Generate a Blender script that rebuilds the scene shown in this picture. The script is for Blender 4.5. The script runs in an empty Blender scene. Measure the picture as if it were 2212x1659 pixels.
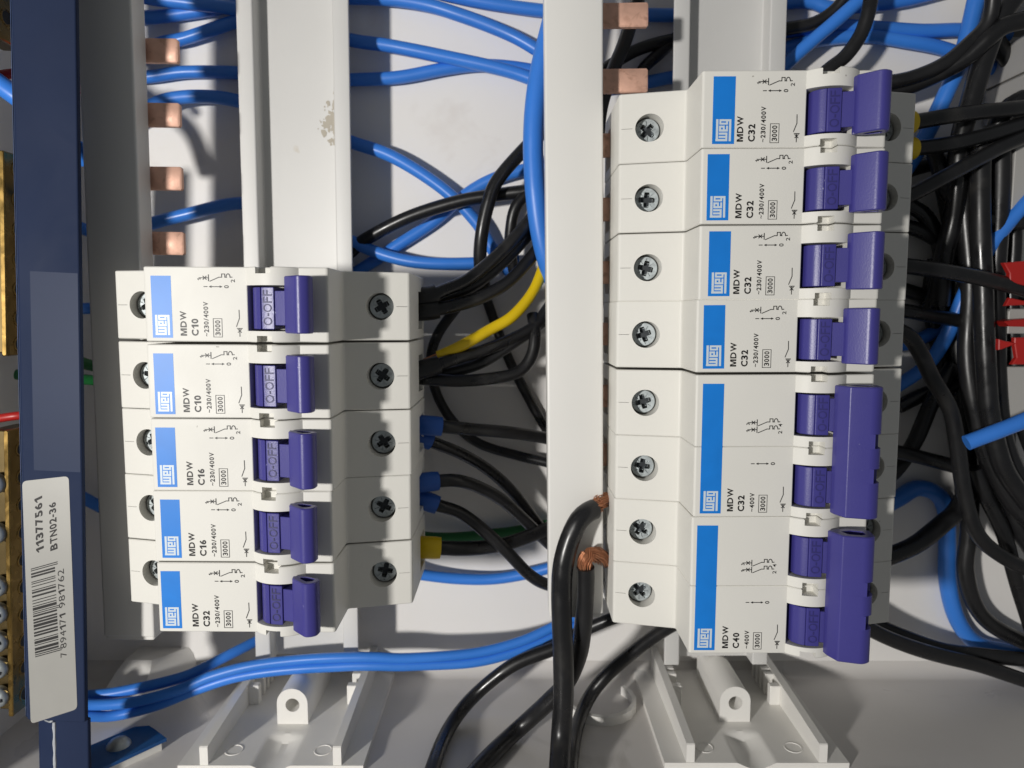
import bpy, bmesh, math, random
from mathutils import Vector, Matrix
from mathutils.geometry import delaunay_2d_cdt
random.seed(7)
S = bpy.context.scene
MM = 0.001                      # everything below is written in millimetres

# ------------------------------------------------------------------ camera
cam_d = bpy.data.cameras.new('camera'); cam = bpy.data.objects.new('camera', cam_d)
S.collection.objects.link(cam); S.camera = cam
cam_d.sensor_width = 36.0; cam_d.lens = 36.0 * 1522.0 / 2212.0
cam_d.clip_start = 0.01; cam_d.clip_end = 20.0
cam.matrix_world = Matrix.Translation((0, 0, 0.23756)) @ Matrix.Rotation(0.0018, 4, 'Y') @ Matrix.Rotation(-0.0984, 4, 'X')
cam_d.dof.use_dof = True; cam_d.dof.focus_distance = 0.176; cam_d.dof.aperture_fstop = 24.8 / 1.1

# ------------------------------------------------------------------ light
wld = bpy.data.worlds.new('World'); S.world = wld; wld.use_nodes = True
bg = wld.node_tree.nodes['Background']
bg.inputs[0].default_value = (0.93, 0.97, 1.0, 1); bg.inputs[1].default_value = 0.125
ld = bpy.data.lights.new('work_lamp', 'AREA'); ld.shape = 'DISK'; ld.size = 0.036; ld.energy = 3.0
ld.color = (1.0, 0.97, 0.925)
lamp = bpy.data.objects.new('work_lamp', ld); S.collection.objects.link(lamp)
lamp.location = (-0.311, -0.015, 0.53)
lamp.rotation_euler = (Vector((0.0, -0.02, 0.03)) - lamp.location).to_track_quat('-Z', 'Y').to_euler()
S.cycles.max_bounces = 6; S.cycles.diffuse_bounces = 4; S.cycles.glossy_bounces = 3; S.cycles.caustics_reflective = False; S.cycles.caustics_refractive = False
S.view_settings.view_transform = 'Standard'; S.view_settings.look = 'None'
S.view_settings.exposure = 0.0; S.view_settings.gamma = 1.0; S.view_settings.use_curve_mapping = False

# ------------------------------------------------------------------ materials
MATS = {}
def mat(name, col, rough=0.45, metal=0.0, var=0.0, vscale=60.0, bump=0.0, bscale=400.0, spec=0.5, coat=0.0, rvar=0.0, speck=None, dirt=None):
    m = bpy.data.materials.new(name); m.use_nodes = True; nt = m.node_tree; b = nt.nodes['Principled BSDF']
    b.inputs['Base Color'].default_value = (*col, 1); b.inputs['Roughness'].default_value = rough
    b.inputs['Metallic'].default_value = metal; b.inputs['Specular IOR Level'].default_value = spec
    if coat: b.inputs['Coat Weight'].default_value = coat; b.inputs['Coat Roughness'].default_value = 0.25
    tc = nt.nodes.new('ShaderNodeTexCoord')
    oi = nt.nodes.new('ShaderNodeObjectInfo'); mw = nt.nodes.new('ShaderNodeMath'); mw.operation = 'MULTIPLY'; mw.inputs[1].default_value = 40.0
    nt.links.new(oi.outputs['Random'], mw.inputs[0]); ow = mw.outputs[0]   # every copy wears its own marks
    def noise(sc, det=4.0, dis=0.0):
        n = nt.nodes.new('ShaderNodeTexNoise'); n.inputs['Scale'].default_value = sc; n.inputs['Detail'].default_value = det
        n.inputs['Distortion'].default_value = dis; n.noise_dimensions = '4D'; nt.links.new(ow, n.inputs['W'])
        nt.links.new(tc.outputs['Object'], n.inputs['Vector']); return n.outputs['Fac']
    cur = None
    def rgb(c):
        n = nt.nodes.new('ShaderNodeRGB'); n.outputs[0].default_value = (*c, 1); return n.outputs[0]
    def mix(fac, a, bb):
        n = nt.nodes.new('ShaderNodeMix'); n.data_type = 'RGBA'
        nt.links.new(fac, n.inputs[0]); nt.links.new(a, n.inputs[6]); nt.links.new(bb, n.inputs[7]); return n.outputs[2]
    def ramp(fac, p0, p1):
        n = nt.nodes.new('ShaderNodeMapRange'); n.inputs[1].default_value = p0; n.inputs[2].default_value = p1
        nt.links.new(fac, n.inputs[0]); return n.outputs[0]
    cur = rgb(col)
    if var:
        cur = mix(ramp(noise(vscale, 5, 0.4), 0.3, 0.7), rgb(tuple(c * (1 - var) for c in col)), rgb(tuple(min(1, c * (1 + var)) for c in col)))
    if dirt:   # (colour, scale, low, high): stains with a shape of their own
        cur = mix(ramp(noise(dirt[1], 6, 1.2), dirt[2], dirt[3]), cur, rgb(dirt[0]))
    if speck:  # (colour, scale, threshold)
        cur = mix(ramp(noise(speck[1], 1.0), speck[2], speck[2] + 0.03), cur, rgb(speck[0]))
    nt.links.new(cur, b.inputs['Base Color'])
    if rvar:
        n = nt.nodes.new('ShaderNodeMapRange'); n.inputs[1].default_value = 0.3; n.inputs[2].default_value = 0.7
        n.inputs[3].default_value = max(0.02, rough - rvar); n.inputs[4].default_value = min(1, rough + rvar)
        nt.links.new(noise(vscale * 1.7, 5, 0.8), n.inputs[0]); nt.links.new(n.outputs[0], b.inputs['Roughness'])
    if bump:
        bn = nt.nodes.new('ShaderNodeBump'); bn.inputs['Strength'].default_value = bump; bn.inputs['Distance'].default_value = 0.0001
        nt.links.new(noise(bscale, 3), bn.inputs['Height']); nt.links.new(bn.outputs[0], b.inputs['Normal'])
    MATS[name] = m; return m
mat('wall', (0.83, 0.81, 0.785), 0.5, var=0.03, vscale=14, bump=0.15, bscale=900, dirt=((0.62, 0.56, 0.51), 25, 0.62, 0.85), rvar=0.08)
mat('floor', (0.66, 0.635, 0.61), 0.36, var=0.05, vscale=18, bump=0.25, bscale=700, dirt=((0.40, 0.37, 0.34), 30, 0.62, 0.8), rvar=0.12)
mat('bracket', (0.80, 0.785, 0.75), 0.42, var=0.03, vscale=40, bump=0.12, bscale=900, dirt=((0.45, 0.42, 0.38), 90, 0.70, 0.82))
mat('housing', (0.73, 0.717, 0.67), 0.5, spec=0.35, var=0.02, vscale=30, rvar=0.07, bump=0.22, bscale=2600, speck=((0.25, 0.23, 0.2), 520, 0.80))
mat('busbar_pvc', (0.76, 0.75, 0.72), 0.38, var=0.02, vscale=20, bump=0.06, bscale=600)
mat('aluminium', (0.66, 0.655, 0.64), 0.52, metal=0.12, var=0.03, vscale=25, bump=0.1, bscale=1500, dirt=((0.55, 0.50, 0.42), 34, 0.70, 0.74), spec=0.3)
mat('copper', (0.80, 0.48, 0.36), 0.52, metal=0.3, var=0.14, vscale=220, bump=0.4, bscale=1200, rvar=0.1, dirt=((0.50, 0.27, 0.19), 260, 0.55, 0.75))
mat('strand', (0.58, 0.25, 0.13), 0.42, metal=0.6, var=0.15, vscale=300)
mat('brass', (0.34, 0.22, 0.07), 0.26, metal=1.0, var=0.08, vscale=120, rvar=0.1)
mat('dark_brass', (0.12, 0.085, 0.035), 0.35, metal=0.8, var=0.2, vscale=150)
mat('scuff', (0.47, 0.43, 0.36), 0.7)
mat('zinc', (0.45, 0.49, 0.50), 0.42, metal=0.7, var=0.12, vscale=500, rvar=0.12)
mat('recess_shade', (0.05, 0.055, 0.06), 0.4, metal=0.8)  # dark tone for the shade inside screw recesses
mat('toggle', (0.050, 0.045, 0.235), 0.36, var=0.05, vscale=80, bump=0.3, bscale=3500, speck=((0.3, 0.3, 0.5), 700, 0.77))
mat('letter_shade', (0.022, 0.020, 0.11), 0.5)  # darker blue stands for the shade in the engraved letters
mat('letter_shade_faint', (0.031, 0.028, 0.15), 0.45)  # fainter tone paints the shade of the raised letters
mat('label_blue', (0.008, 0.20, 0.68), 0.42, var=0.06, vscale=150, spec=0.4)
mat('print_white', (0.62, 0.70, 0.76), 0.4)
mat('ink', (0.018, 0.017, 0.017), 0.46, spec=0.35)
mat('blue', (0.04, 0.21, 0.72), 0.38, var=0.10, vscale=30, bump=0.16, bscale=600, rvar=0.08)
mat('black', (0.011, 0.011, 0.012), 0.33, var=0.3, vscale=60, bump=0.22, bscale=600, rvar=0.14, dirt=((0.035, 0.033, 0.03), 70, 0.6, 0.85))
mat('yellow', (0.72, 0.50, 0.005), 0.38, var=0.06, vscale=60)
mat('green', (0.01, 0.13, 0.03), 0.4)
mat('bluef', (0.02, 0.10, 0.42), 0.45, var=0.08)
mat('blue_bar', (0.017, 0.027, 0.064), 0.6, spec=0.1, var=0.08, vscale=30, bump=0.12, bscale=1200, rvar=0.08)
mat('blue_lip_lit', (0.09, 0.14, 0.30), 0.5)  # lighter blue holds edge wear and the light the lip catches
mat('film', (0.022, 0.034, 0.076), 0.5, spec=0.16, var=0.05, vscale=60)
mat('worn_edge', (0.42, 0.44, 0.47), 0.6, var=0.15, vscale=400)
mat('sticker', (0.34, 0.335, 0.315), 0.4, metal=0.15, var=0.03, vscale=80)
mat('red', (0.40, 0.016, 0.013), 0.4, var=0.1, vscale=50)
mat('grey_clip', (0.42, 0.41, 0.39), 0.45)
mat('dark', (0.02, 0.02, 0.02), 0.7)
mat('blue_strip', (0.01, 0.08, 0.26), 0.25, var=0.2, vscale=70)

# ------------------------------------------------------------------ mesh helpers
def mesh(name, V, F, m, smooth=35):
    me = bpy.data.meshes.new(name)
    me.from_pydata([(v[0] * MM, v[1] * MM, v[2] * MM) for v in V], [], F); me.materials.append(MATS[m])
    bm = bmesh.new(); bm.from_mesh(me); bmesh.ops.recalc_face_normals(bm, faces=bm.faces); bm.to_mesh(me); bm.free()
    if smooth:
        me.polygons.foreach_set('use_smooth', [True] * len(me.polygons)); me.set_sharp_from_angle(angle=math.radians(smooth))
    me.update(); return me
def link(name, me, parent=None, loc=None, rotz=None, label=None):
    o = bpy.data.objects.new(name, me); S.collection.objects.link(o)
    if parent: o.parent = parent
    if loc: o.location = (loc[0] * MM, loc[1] * MM, loc[2] * MM)
    if rotz: o.rotation_euler = (0, 0, rotz)
    if label: o['label'] = label
    return o
def tag(o, label, cat, group=None):
    o['label'] = label; o['category'] = cat
    if group: o['group'] = group
    return o
def thing(name, label, cat, loc=(0, 0, 0), rotz=0.0, group=None):
    o = link(name, None, None, loc, rotz); o.empty_display_size = 0.01
    return tag(o, label, cat, group)
class MB:
    def __init__(s): s.V = []; s.F = []
    def add(s, V, F):
        n = len(s.V); s.V += [tuple(v) for v in V]; s.F += [tuple(i + n for i in f) for f in F]; return s
    def box(s, a, b, bev=0.0):
        (x0, y0, z0), (x1, y1, z1) = a, b
        if not bev:
            V = [(x, y, z) for z in (z0, z1) for y in (y0, y1) for x in (x0, x1)]
            return s.add(V, [(0, 2, 3, 1), (4, 5, 7, 6), (0, 1, 5, 4), (2, 6, 7, 3), (0, 4, 6, 2), (1, 3, 7, 5)])
        e = bev; prof = lambda d: [(x0 + e + d, y0 + d), (x1 - e - d, y0 + d), (x1 - d, y0 + e + d), (x1 - d, y1 - e - d), (x1 - e - d, y1 - d), (x0 + e + d, y1 - d), (x0 + d, y1 - e - d), (x0 + d, y0 + e + d)]
        R = [[(x, y, z) for x, y in prof(d)] for z, d in ((z0, e * .7), (z0 + e * .7, 0), (z1 - e * .7, 0), (z1, e * .7))]
        return s.loft(R)
    def loft(s, rings, caps=True, skip=None):
        n = len(rings[0]); V = [p for r in rings for p in r]; F = []
        for k in range(len(rings) - 1):
            for i in range(n):
                if skip and (k, i) in skip: continue
                j = (i + 1) % n; F.append((k * n + i, k * n + j, (k + 1) * n + j, (k + 1) * n + i))
        if caps: F += [tuple(range(n))[::-1], tuple(range((len(rings) - 1) * n, len(rings) * n))]
        return s.add(V, F)
    def prism_y(s, prof, y0, y1, e=0.0, skipseg=None, capa=True, capb=True):
        """profile in (x,z) run along y, ends eased by e"""
        if e: R = [[(x, y0, z) for x, z in inset(prof, e)], [(x, y0 + e, z) for x, z in prof], [(x, y1 - e, z) for x, z in prof], [(x, y1, z) for x, z in inset(prof, e)]]
        else: R = [[(x, y0, z) for x, z in prof], [(x, y1, z) for x, z in prof]]
        skip = {(1 if e else 0, i) for i in skipseg} if skipseg else None
        return s.loft(R, True, skip)
    def plate(s, loops, zf):
        """flat polygon with holes in (x,y), lifted by zf(x,y)"""
        pts, T = fill(loops)
        return s.add([(x, y, zf(x, y)) for x, y in pts], T)
    def wall(s, loop, zt, zb):
        n = len(loop); V = [(x, y, zt(x, y)) for x, y in loop] + [(x, y, zb) for x, y in loop]
        return s.add(V, [(i, (i + 1) % n, n + (i + 1) % n, n + i) for i in range(n)])
    def cyl(s, c, r, z0, z1, n=24, e=0.0, axis='z'):
        R = []
        for z, rr in (((z0, r), (z1, r)) if not e else ((z0, r - e), (z0 + e, r), (z1 - e, r), (z1, r - e))):
            ring = []
            for i in range(n):
                a = 2 * math.pi * i / n; p = (rr * math.cos(a), rr * math.sin(a), z)
                if axis == 'z': ring.append((c[0] + p[0], c[1] + p[1], p[2]))
                elif axis == 'x': ring.append((p[2], c[0] + p[0], c[1] + p[1]))
                else: ring.append((c[0] + p[0], p[2], c[1] + p[1]))
            R.append(ring)
        return s.loft(R)
    def stroke(s, pts, w, z):
        for (x0, y0), (x1, y1) in zip(pts[:-1], pts[1:]):
            dx, dy = x1 - x0, y1 - y0; l = math.hypot(dx, dy) or 1; ex, ey = dx / l * w / 2, dy / l * w / 2; nx, ny = -ey, ex
            s.add([(x0 - ex + nx, y0 - ey + ny, z), (x0 - ex - nx, y0 - ey - ny, z), (x1 + ex - nx, y1 + ey - ny, z), (x1 + ex + nx, y1 + ey + ny, z)], [(0, 1, 2, 3)])
            z += 0.004
        return s
    def mesh(s, name, m, smooth=35): return mesh(name, s.V, s.F, m, smooth)
def inside(p, x, y):
    c = False
    for i in range(len(p)):
        (x0, y0), (x1, y1) = p[i - 1], p[i]
        if (y0 > y) != (y1 > y) and x < (x1 - x0) * (y - y0) / (y1 - y0) + x0: c = not c
    return c
def fill(loops):
    """triangulated polygon with holes: points and triangles"""
    P = []; E = []
    for l in loops:
        n = len(P); P += [Vector(p) for p in l]; E += [(n + i, n + (i + 1) % len(l)) for i in range(len(l))]
    V, _, F, *_r = delaunay_2d_cdt(P, E, [], 0, 1e-6)
    out = []
    for f in F:
        cx = sum(V[i].x for i in f) / len(f); cy = sum(V[i].y for i in f) / len(f)
        if inside(loops[0], cx, cy) and not any(inside(h, cx, cy) for h in loops[1:]): out.append(tuple(f))
    return [(v.x, v.y) for v in V], out
def area(p): return 0.5 * sum(p[i][0] * p[(i + 1) % len(p)][1] - p[(i + 1) % len(p)][0] * p[i][1] for i in range(len(p)))
def inset(p, d):
    n = len(p); sg = 1 if area(p) > 0 else -1; out = []
    for i in range(n):
        a, b, c = p[i - 1], p[i], p[(i + 1) % n]
        def nrm(u, v):
            dx, dy = v[0] - u[0], v[1] - u[1]; l = math.hypot(dx, dy) or 1; return (-dy / l * sg, dx / l * sg)
        n1, n2 = nrm(a, b), nrm(b, c); mx, my = n1[0] + n2[0], n1[1] + n2[1]; q = max(0.35, (mx * mx + my * my) / 2)
        out.append((b[0] + mx * d / q, b[1] + my * d / q))
    return out
def fillet(P, seg=4):
    """P: (x, z, r) -> rounded polygon"""
    out = []; n = len(P)
    for i in range(n):
        x, z, r = P[i] if len(P[i]) == 3 else (*P[i], 0)
        if not r: out.append((x, z)); continue
        a, c = P[i - 1], P[(i + 1) % n]
        ua = Vector((a[0] - x, a[1] - z)); uc = Vector((c[0] - x, c[1] - z)); la, lc = ua.length, uc.length
        t = min(r, la * 0.45, lc * 0.45); A = Vector((x, z)) + ua / la * t; B = Vector((x, z)) + uc / lc * t; O = Vector((x, z))
        for k in range(seg + 1):
            s = k / seg; q = A * (1 - s) ** 2 + O * 2 * s * (1 - s) + B * s ** 2; out.append((q.x, q.y))
    return out
def circle(cx, cy, r, n=28): return [(cx + r * math.cos(2 * math.pi * i / n), cy + r * math.sin(2 * math.pi * i / n)) for i in range(n)]
def spline(P, step=2.0):
    P = [Vector(p) for p in P]; Q = [P[0] * 2 - P[1]] + P + [P[-1] * 2 - P[-2]]; out = []
    for i in range(1, len(Q) - 2):
        a, b, c, d = Q[i - 1:i + 3]; k = max(2, int((c - b).length / step))
        for j in range(k):
            t = j / k
            out.append(0.5 * ((2 * b) + (c - a) * t + (2 * a - 5 * b + 4 * c - d) * t * t + (3 * b - a - 3 * c + d) * t ** 3))
    out.append(P[-1]); return out
def tube(mb, path, r, n=12, wob=0.0):
    T = [(path[min(i + 1, len(path) - 1)] - path[max(i - 1, 0)]).normalized() for i in range(len(path))]
    u = T[0].orthogonal().normalized(); R = []
    for i, p in enumerate(path):
        u = (u - T[i] * u.dot(T[i])).normalized(); v = T[i].cross(u); rr = r(i / (len(path) - 1)) if callable(r) else r
        R.append([tuple(p + (u * math.cos(2 * math.pi * k / n) + v * math.sin(2 * math.pi * k / n)) * rr) for k in range(n)])
    return mb.loft(R)
_tx = {}
ADV = {'/': .44, '~': .56, '-': .36, 'C': .70, 'D': .71, 'W': .98, 'M': .82, 'V': .68, 'B': .70, 'T': .62, 'N': .71, 'F': .60, 'O': .78, '1': .50}
def glyph(ch, bold):
    """one character as a flat outline in a unit box"""
    if (ch, bold) in _tx: return _tx[(ch, bold)]
    w = .20 + bold
    if ch == 'M': P = [(0, 0), (0, 1), (.28, 1), (.5, .34), (.72, 1), (1, 1), (1, 0), (1 - w, 0), (1 - w, .74), (.60, 0), (.40, 0), (w, .74), (w, 0)]; r = fill([P])
    elif ch == '1': P = [(.55 - bold * 2, 0), (.55 - bold * 2, .72), (.05, .56), (.05, .72), (.6, 1), (.95, 1), (.95, 0)]; r = fill([P])
    elif ch == '-': r = fill([[(0, .34), (0, .50 + bold), (1, .50 + bold), (1, .34)]])
    else:
        c = bpy.data.curves.new('lettering', 'FONT'); c.body = ch; c.size = 1.0; c.offset = bold; c.resolution_u = 3; c.fill_mode = 'FRONT'
        o = bpy.data.objects.new('lettering', c); S.collection.objects.link(o); bpy.context.view_layer.update()
        me = bpy.data.meshes.new_from_object(o.evaluated_get(bpy.context.evaluated_depsgraph_get()))
        V = [tuple(v.co) for v in me.vertices]; F = [tuple(p.vertices) for p in me.polygons]
        bpy.data.objects.remove(o); bpy.data.curves.remove(c); bpy.data.meshes.remove(me)
        x0, x1 = min(v[0] for v in V), max(v[0] for v in V); y0, y1 = min(v[1] for v in V), max(v[1] for v in V)
        a, b = (.36, .62) if ch == '~' else (0, 1)
        r = ([((v[0] - x0) / (x1 - x0), a + (b - a) * (v[1] - y0) / (y1 - y0)) for v in V], F)
    _tx[(ch, bold)] = r; return r
def text_mesh(st, bold=0.012):
    """a line of lettering laid out in a unit box"""
    V = []; F = []; x = 0.0; gap = .09; tot = sum(ADV.get(c, .56) for c in st) - gap
    for ch in st:
        a = ADV.get(ch, .56); v, f = glyph(ch, bold); n = len(V)
        V += [((x + p[0] * (a - gap)) / tot, p[1]) for p in v]; F += [tuple(q + n for q in t) for t in f]; x += a
    return V, F
def put_text(mb, st, u0, u1, v0, v1, z, bold=0.012, thick=0.0):
    """reads upwards (towards -v); letter tops at u0; local x = u, y = -v"""
    V, F = text_mesh(st, bold)
    mb.add([(u1 - ty * (u1 - u0), -(v1 - tx * (v1 - v0)), z) for tx, ty in V], F)

# ------------------------------------------------------------------ the setting: inside of the enclosure
ZB, YF = -12.0, -132.5
def grid(x0, x1, a0, a1, n, f):
    V = []; F = []
    for j in range(n + 1):
        for i in range(n + 1): V.append(f(x0 + (x1 - x0) * i / n, a0 + (a1 - a0) * j / n))
    for j in range(n):
        for i in range(n): k = j * (n + 1) + i; F.append((k, k + 1, k + n + 2, k + n + 1))
    return V, F
V, F = grid(-330, 330, YF + 5, 260, 8, lambda x, y: (x, y, ZB))
o = link('back_wall', mesh('back_wall', V, F, 'wall')); o['kind'] = 'structure'
prof = [(YF + 5 - 5 * math.sin(a), ZB + 5 - 5 * math.cos(a)) for a in [math.pi / 2 * i / 10 for i in range(11)]] + [(YF, 40), (YF, 110)]
V = [(x, y, z) for y, z in prof for x in (-330, 330)]; F = [(2 * i, 2 * i + 1, 2 * i + 3, 2 * i + 2) for i in range(len(prof) - 1)]
o = link('bottom_wall', mesh('bottom_wall', V, F, 'floor')); o['kind'] = 'structure'; floor = o
V, F = grid(YF, 260, ZB, 85, 8, lambda y, z: (-162, y, z))
o = link('left_shade_wall', mesh('left_shade_wall', V, F, 'wall')); o['kind'] = 'structure'  # unseen wall, added and sized to block lamp light at far left
# moulded ring of a knock-out on the bottom wall
mb = MB(); pts = []
for k in range(13):
    a = math.radians(200 - k * 20.0); pts.append(Vector((29.5 + 11.5 * math.cos(a), 0, 9.5 + 11.5 * math.sin(a))))
R = []
for i, p in enumerate(pts):
    d = (p - Vector((29.5, 0, 9.5))).normalized(); q0, q1 = p - d * 0.8, p + d * 0.8
    R.append([(q0.x, YF, q0.z), (q1.x, YF, q1.z), (q1.x, YF + 3.0, q1.z), (q0.x, YF + 3.0, q0.z)])
mb.loft(R); link('knockout_rib', mb.mesh('knockout_rib', 'bracket', 30), floor)

# ------------------------------------------------------------------ mounting rails
def rail(xc, yc, y0, y1, a, label):
    t = 1.2
    P = [(-17.5, 6.8, .3), (-17.5, 8, .3), (-12.4, 8, .6), (-12.4, 1.7, .6), (12.4, 1.7, .6), (12.4, 8, .6), (17.5, 8, .3), (17.5, 6.8, .3), (13.6, 6.8, .4), (13.6, .5, .6), (-13.6, .5, .6), (-13.6, 6.8, .4)]
    th = thing('din_rail', label, 'mounting rail', (xc, yc, 0), a, 'mounting rails carrying the breakers')
    mb = MB(); mb.prism_y(fillet(P, 3), y0 - yc, y1 - yc, 0.15); link('profile', mb.mesh('rail_profile', 'aluminium'), th)
    if label.endswith('left column of breakers'):   # scuffed patch where the coating has come off
        g = random.Random(5); mb = MB()
        for k in range(60):
            d = g.random() ** 1.6; cx = 11.6 - abs(g.gauss(0, 2.2)) * (.6 + d); cy = 62.0 + g.gauss(0, 3.4); r = .2 + 1.25 * g.random() ** 2.2
            mb.add([(cx + r * g.uniform(.5, 1.2) * math.cos(q * .785), cy + r * g.uniform(.6, 1.7) * math.sin(q * .785), 1.72 + k * .002) for q in range(8)], [tuple(range(8))])
        link('scuff', mb.mesh('scuff', 'scuff', 0), th)
rail(-69.5, 0, -118.3, 140, -0.0066, 'pale aluminium rail behind the left column of breakers')
rail(68.2, 0, -118.8, 140, 0.0066, 'pale aluminium rail behind the right column of breakers')

# ------------------------------------------------------------------ brackets that hold the rail feet
def bracket(xc, label, dz):
    th = thing('rail_bracket', label, 'bracket', (xc, YF, dz), 0, 'plastic brackets under the rails')
    def top(x, z):
        if z > 27.5 and abs(x) < 5.6: return 2.0 - 1.9 * math.cos(x / 5.6 * math.pi / 2) * min(1, (z - 27.5) / 2.5)
        return 2.0
    xs = [-27, -20] + [-6.5 + 13 * i / 20 for i in range(21)] + [20, 27]; zz = [-11.9 - dz, 0, 20, 26, 27.5, 28.3, 29.2, 30, 36, 43.3]
    V = [(x, top(x, z), z) for z in zz for x in xs]; n = len(xs); F = [(k * n + i, k * n + i + 1, (k + 1) * n + i + 1, (k + 1) * n + i) for k in range(len(zz) - 1) for i in range(n - 1)]
    b0 = len(V); V += [(x, 0, 43.3) for x in xs]; k = len(zz) - 1; F += [(k * n + i, k * n + i + 1, b0 + i + 1, b0 + i) for i in range(n - 1)]
    V += [(-27, 0, -11.9 - dz), (27, 0, -11.9 - dz)]; F += [(0, k * n, b0, len(V) - 2), (n - 1, k * n + n - 1, b0 + n - 1, len(V) - 1)]
    link('base', mesh('bracket_base', V, F, 'bracket'), th)
    for sg in (-1, 1):
        xi, xo = 18.2 * sg, 20.6 * sg; y0 = 1.95
        R = []
        for z, h in ((-11.8 - dz, 10.5), (20, 9.0), (42.6, 7.6), (43.0, 7.3)):
            R.append([(xi, y0, z), (xo, y0, z), (xo, h, z), (xi, h, z)])
        mb = MB(); mb.loft(R); link('rib', mb.mesh('bracket_rib', 'bracket', 30), th)
        for z in (10.0 - dz, 4.4 - dz, 0.6 - dz, -3.2 - dz, -7.0 - dz):
            mb = MB(); x0, x1 = sorted((xi + sg * .05, xi - sg * (3.4 if z > 9 - dz else 3.0)))
            mb.box((x0, 1.95, z), (x1, 8.6 if z > 9 - dz else 9.6, z + (2.6 if z > 9 - dz else 2.0)), 0.25); link('notch_tooth', mb.mesh('notch_tooth', 'bracket', 30), th)
    prof = [(-4.9, 1.9), (-4.9, 8.9)] + [(-4.9 * math.cos(math.pi * i / 14), 8.9 + 4.9 * math.sin(math.pi * i / 14)) for i in range(1, 14)] + [(4.9, 8.9), (4.9, 1.9)]
    hole = circle(0.1, 8.3, 2.25, 24); mb = MB()
    pts, T = fill([prof, hole]); mb.add([(x, y, 22.3) for x, y in pts], T)
    n = len(prof); mb.add([(x, y, z) for z in (22.3, -6) for x, y in prof], [(i, (i + 1) % n, n + (i + 1) % n, n + i) for i in range(n)])
    n = 24; mb.add([(x, y, z) for z in (22.3, 10) for x, y in hole], [(i, (i + 1) % n, n + (i + 1) % n, n + i) for i in range(n)])
    bo = link('screw_boss', mb.mesh('screw_boss', 'bracket'), th)
    mb = MB(); mb.cyl((0.1, 8.3), 2.0, 9, 14.5, 20, 0.5); link('screw', mb.mesh('boss_screw', 'zinc'), bo)
    for x in (13.4, -13.4):
        mb = MB(); Rr = []
        for i in range(25):
            a = 2 * math.pi * i / 24; Rr.append([(x + (2.5 + q) * math.cos(a), 2 + h, 36 + (2.5 + q) * math.sin(a)) for q, h in ((-.25, -.1), (-.1, .16), (.1, .16), (.25, -.1))])
        mb.loft(Rr, False); link('ejector_ring', mb.mesh('ejector_ring', 'bracket', 60), th)
bracket(-70.6, 'white plastic bracket at the foot of the left rail', 1.5)
bracket(71.3, 'white plastic bracket at the foot of the right rail', 0.0)

# ------------------------------------------------------------------ comb busbars
def busbar(xr_top, y_top, a, width, y0, y1, teeth, label, tl):
    th = thing('comb_busbar', label, 'busbar', (xr_top, y_top, 0), a, 'comb busbars beside the breakers')
    P = [(-width, 30.6, .6), (-width, 38, .7), (0, 38, .7), (0, 30.6, .6)]
    mb = MB(); mb.prism_y(fillet(P, 3), y0 - y_top, y1 - y_top, 0.2); link('cover', mb.mesh('busbar_cover', 'busbar_pvc'), th)
    mb = MB(); mb.box((-width + .3, y0 - y_top - 1.4, 31.0), (-.5, y0 - y_top - .02, 37.3), 0.35); link('end_cap', mb.mesh('busbar_cap', 'busbar_pvc'), th)
    for y in teeth:
        mb = MB(); mb.box((-6, y - y_top - 3.3, 27.6), (tl, y - y_top + 3.3, 29.5), 0.45); link('tooth', mb.mesh('busbar_tooth', 'copper', 40), th)
busbar(-103.4, 84.6, -0.0145, 15.0, -94.8, 140, [110.2, 92.4, 74.7, 57.0, 39.2, 20.7, 2.9, -15.1, -33, -50.8, -68.6], 'shaded grey comb busbar with copper teeth, left of the left breakers', 8.2)
busbar(24.3, 84.5, 0.0127, 16.0, -87.6, 140, [119.6, 101.9, 84.1, 66.2, 48.4, 30.3, 12.2, -5.8, -24.2, -42.0], 'bright white comb busbar with copper teeth, left of the right breakers', 13.8)

# ------------------------------------------------------------------ circuit breakers
PW, PITCH = 17.62, 17.8
def zsh(u): return 55.86 + (abs(u) - 21.86) * (51.94 - 55.86) / (38.54 - 21.86)
HC = (8.8, 64.4); HR = math.hypot(6.2, 5.6)
def hump(u): return HC[1] + math.sqrt(max(0, HR * HR - (u - HC[0]) ** 2)) if abs(u - HC[0]) < 6.2 else 70.0
def profile(kind):
    """outline of a breaker seen from its side, in (u, z)"""
    P = [(-36.5, 9, .3), (-36.5, 22, .3), (-38.55, 24, .3)]
    if kind == 'open': P += [(-38.55, 26.5, .1), (-31, 26.5, 0), (-31, 35.5, 0), (-38.55, 35.5, .1)]
    P += [(-38.55, zsh(38.55), .7), (-21.9, zsh(21.9), .6), (-21.72, 70, .7)]
    us = [2.6 + 12.4 * i / 22 for i in range(23)]
    if kind == 'plain': P += [(u, hump(u)) for u in us]
    elif kind == 'notch': P += [(u, hump(u)) for u in us if u < 5.4] + [(5.5, hump(5.5)), (5.5, 69.4), (9.2, 69.4), (9.2, hump(9.2))] + [(u, hump(u)) for u in us if u > 9.3]
    else: P += [(2.6, 70), (2.75, 69.9), (2.75, 61), (13.2, 61), (13.2, hump(13.2))] + [(u, hump(u)) for u in us if u > 13.25]
    P += [(22.0, 70, .9), (21.9, zsh(21.9), .6), (38.55, zsh(38.55), .7)]
    if kind == 'open': P += [(38.55, 35.5, .1), (31, 35.5, 0), (31, 26.5, 0), (38.55, 26.5, .1)]
    P += [(38.55, 24, .3), (36.5, 22, .3), (36.5, 9, .3)]
    return fillet(P, 4)
def shoulder_segs(p):
    out = []
    for i in range(len(p)):
        a, b = p[i], p[(i + 1) % len(p)]
        if abs(a[0] - b[0]) > 10 and 50 < a[1] < 57 and 50 < b[1] < 57: out.append(i)
    return out
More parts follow.
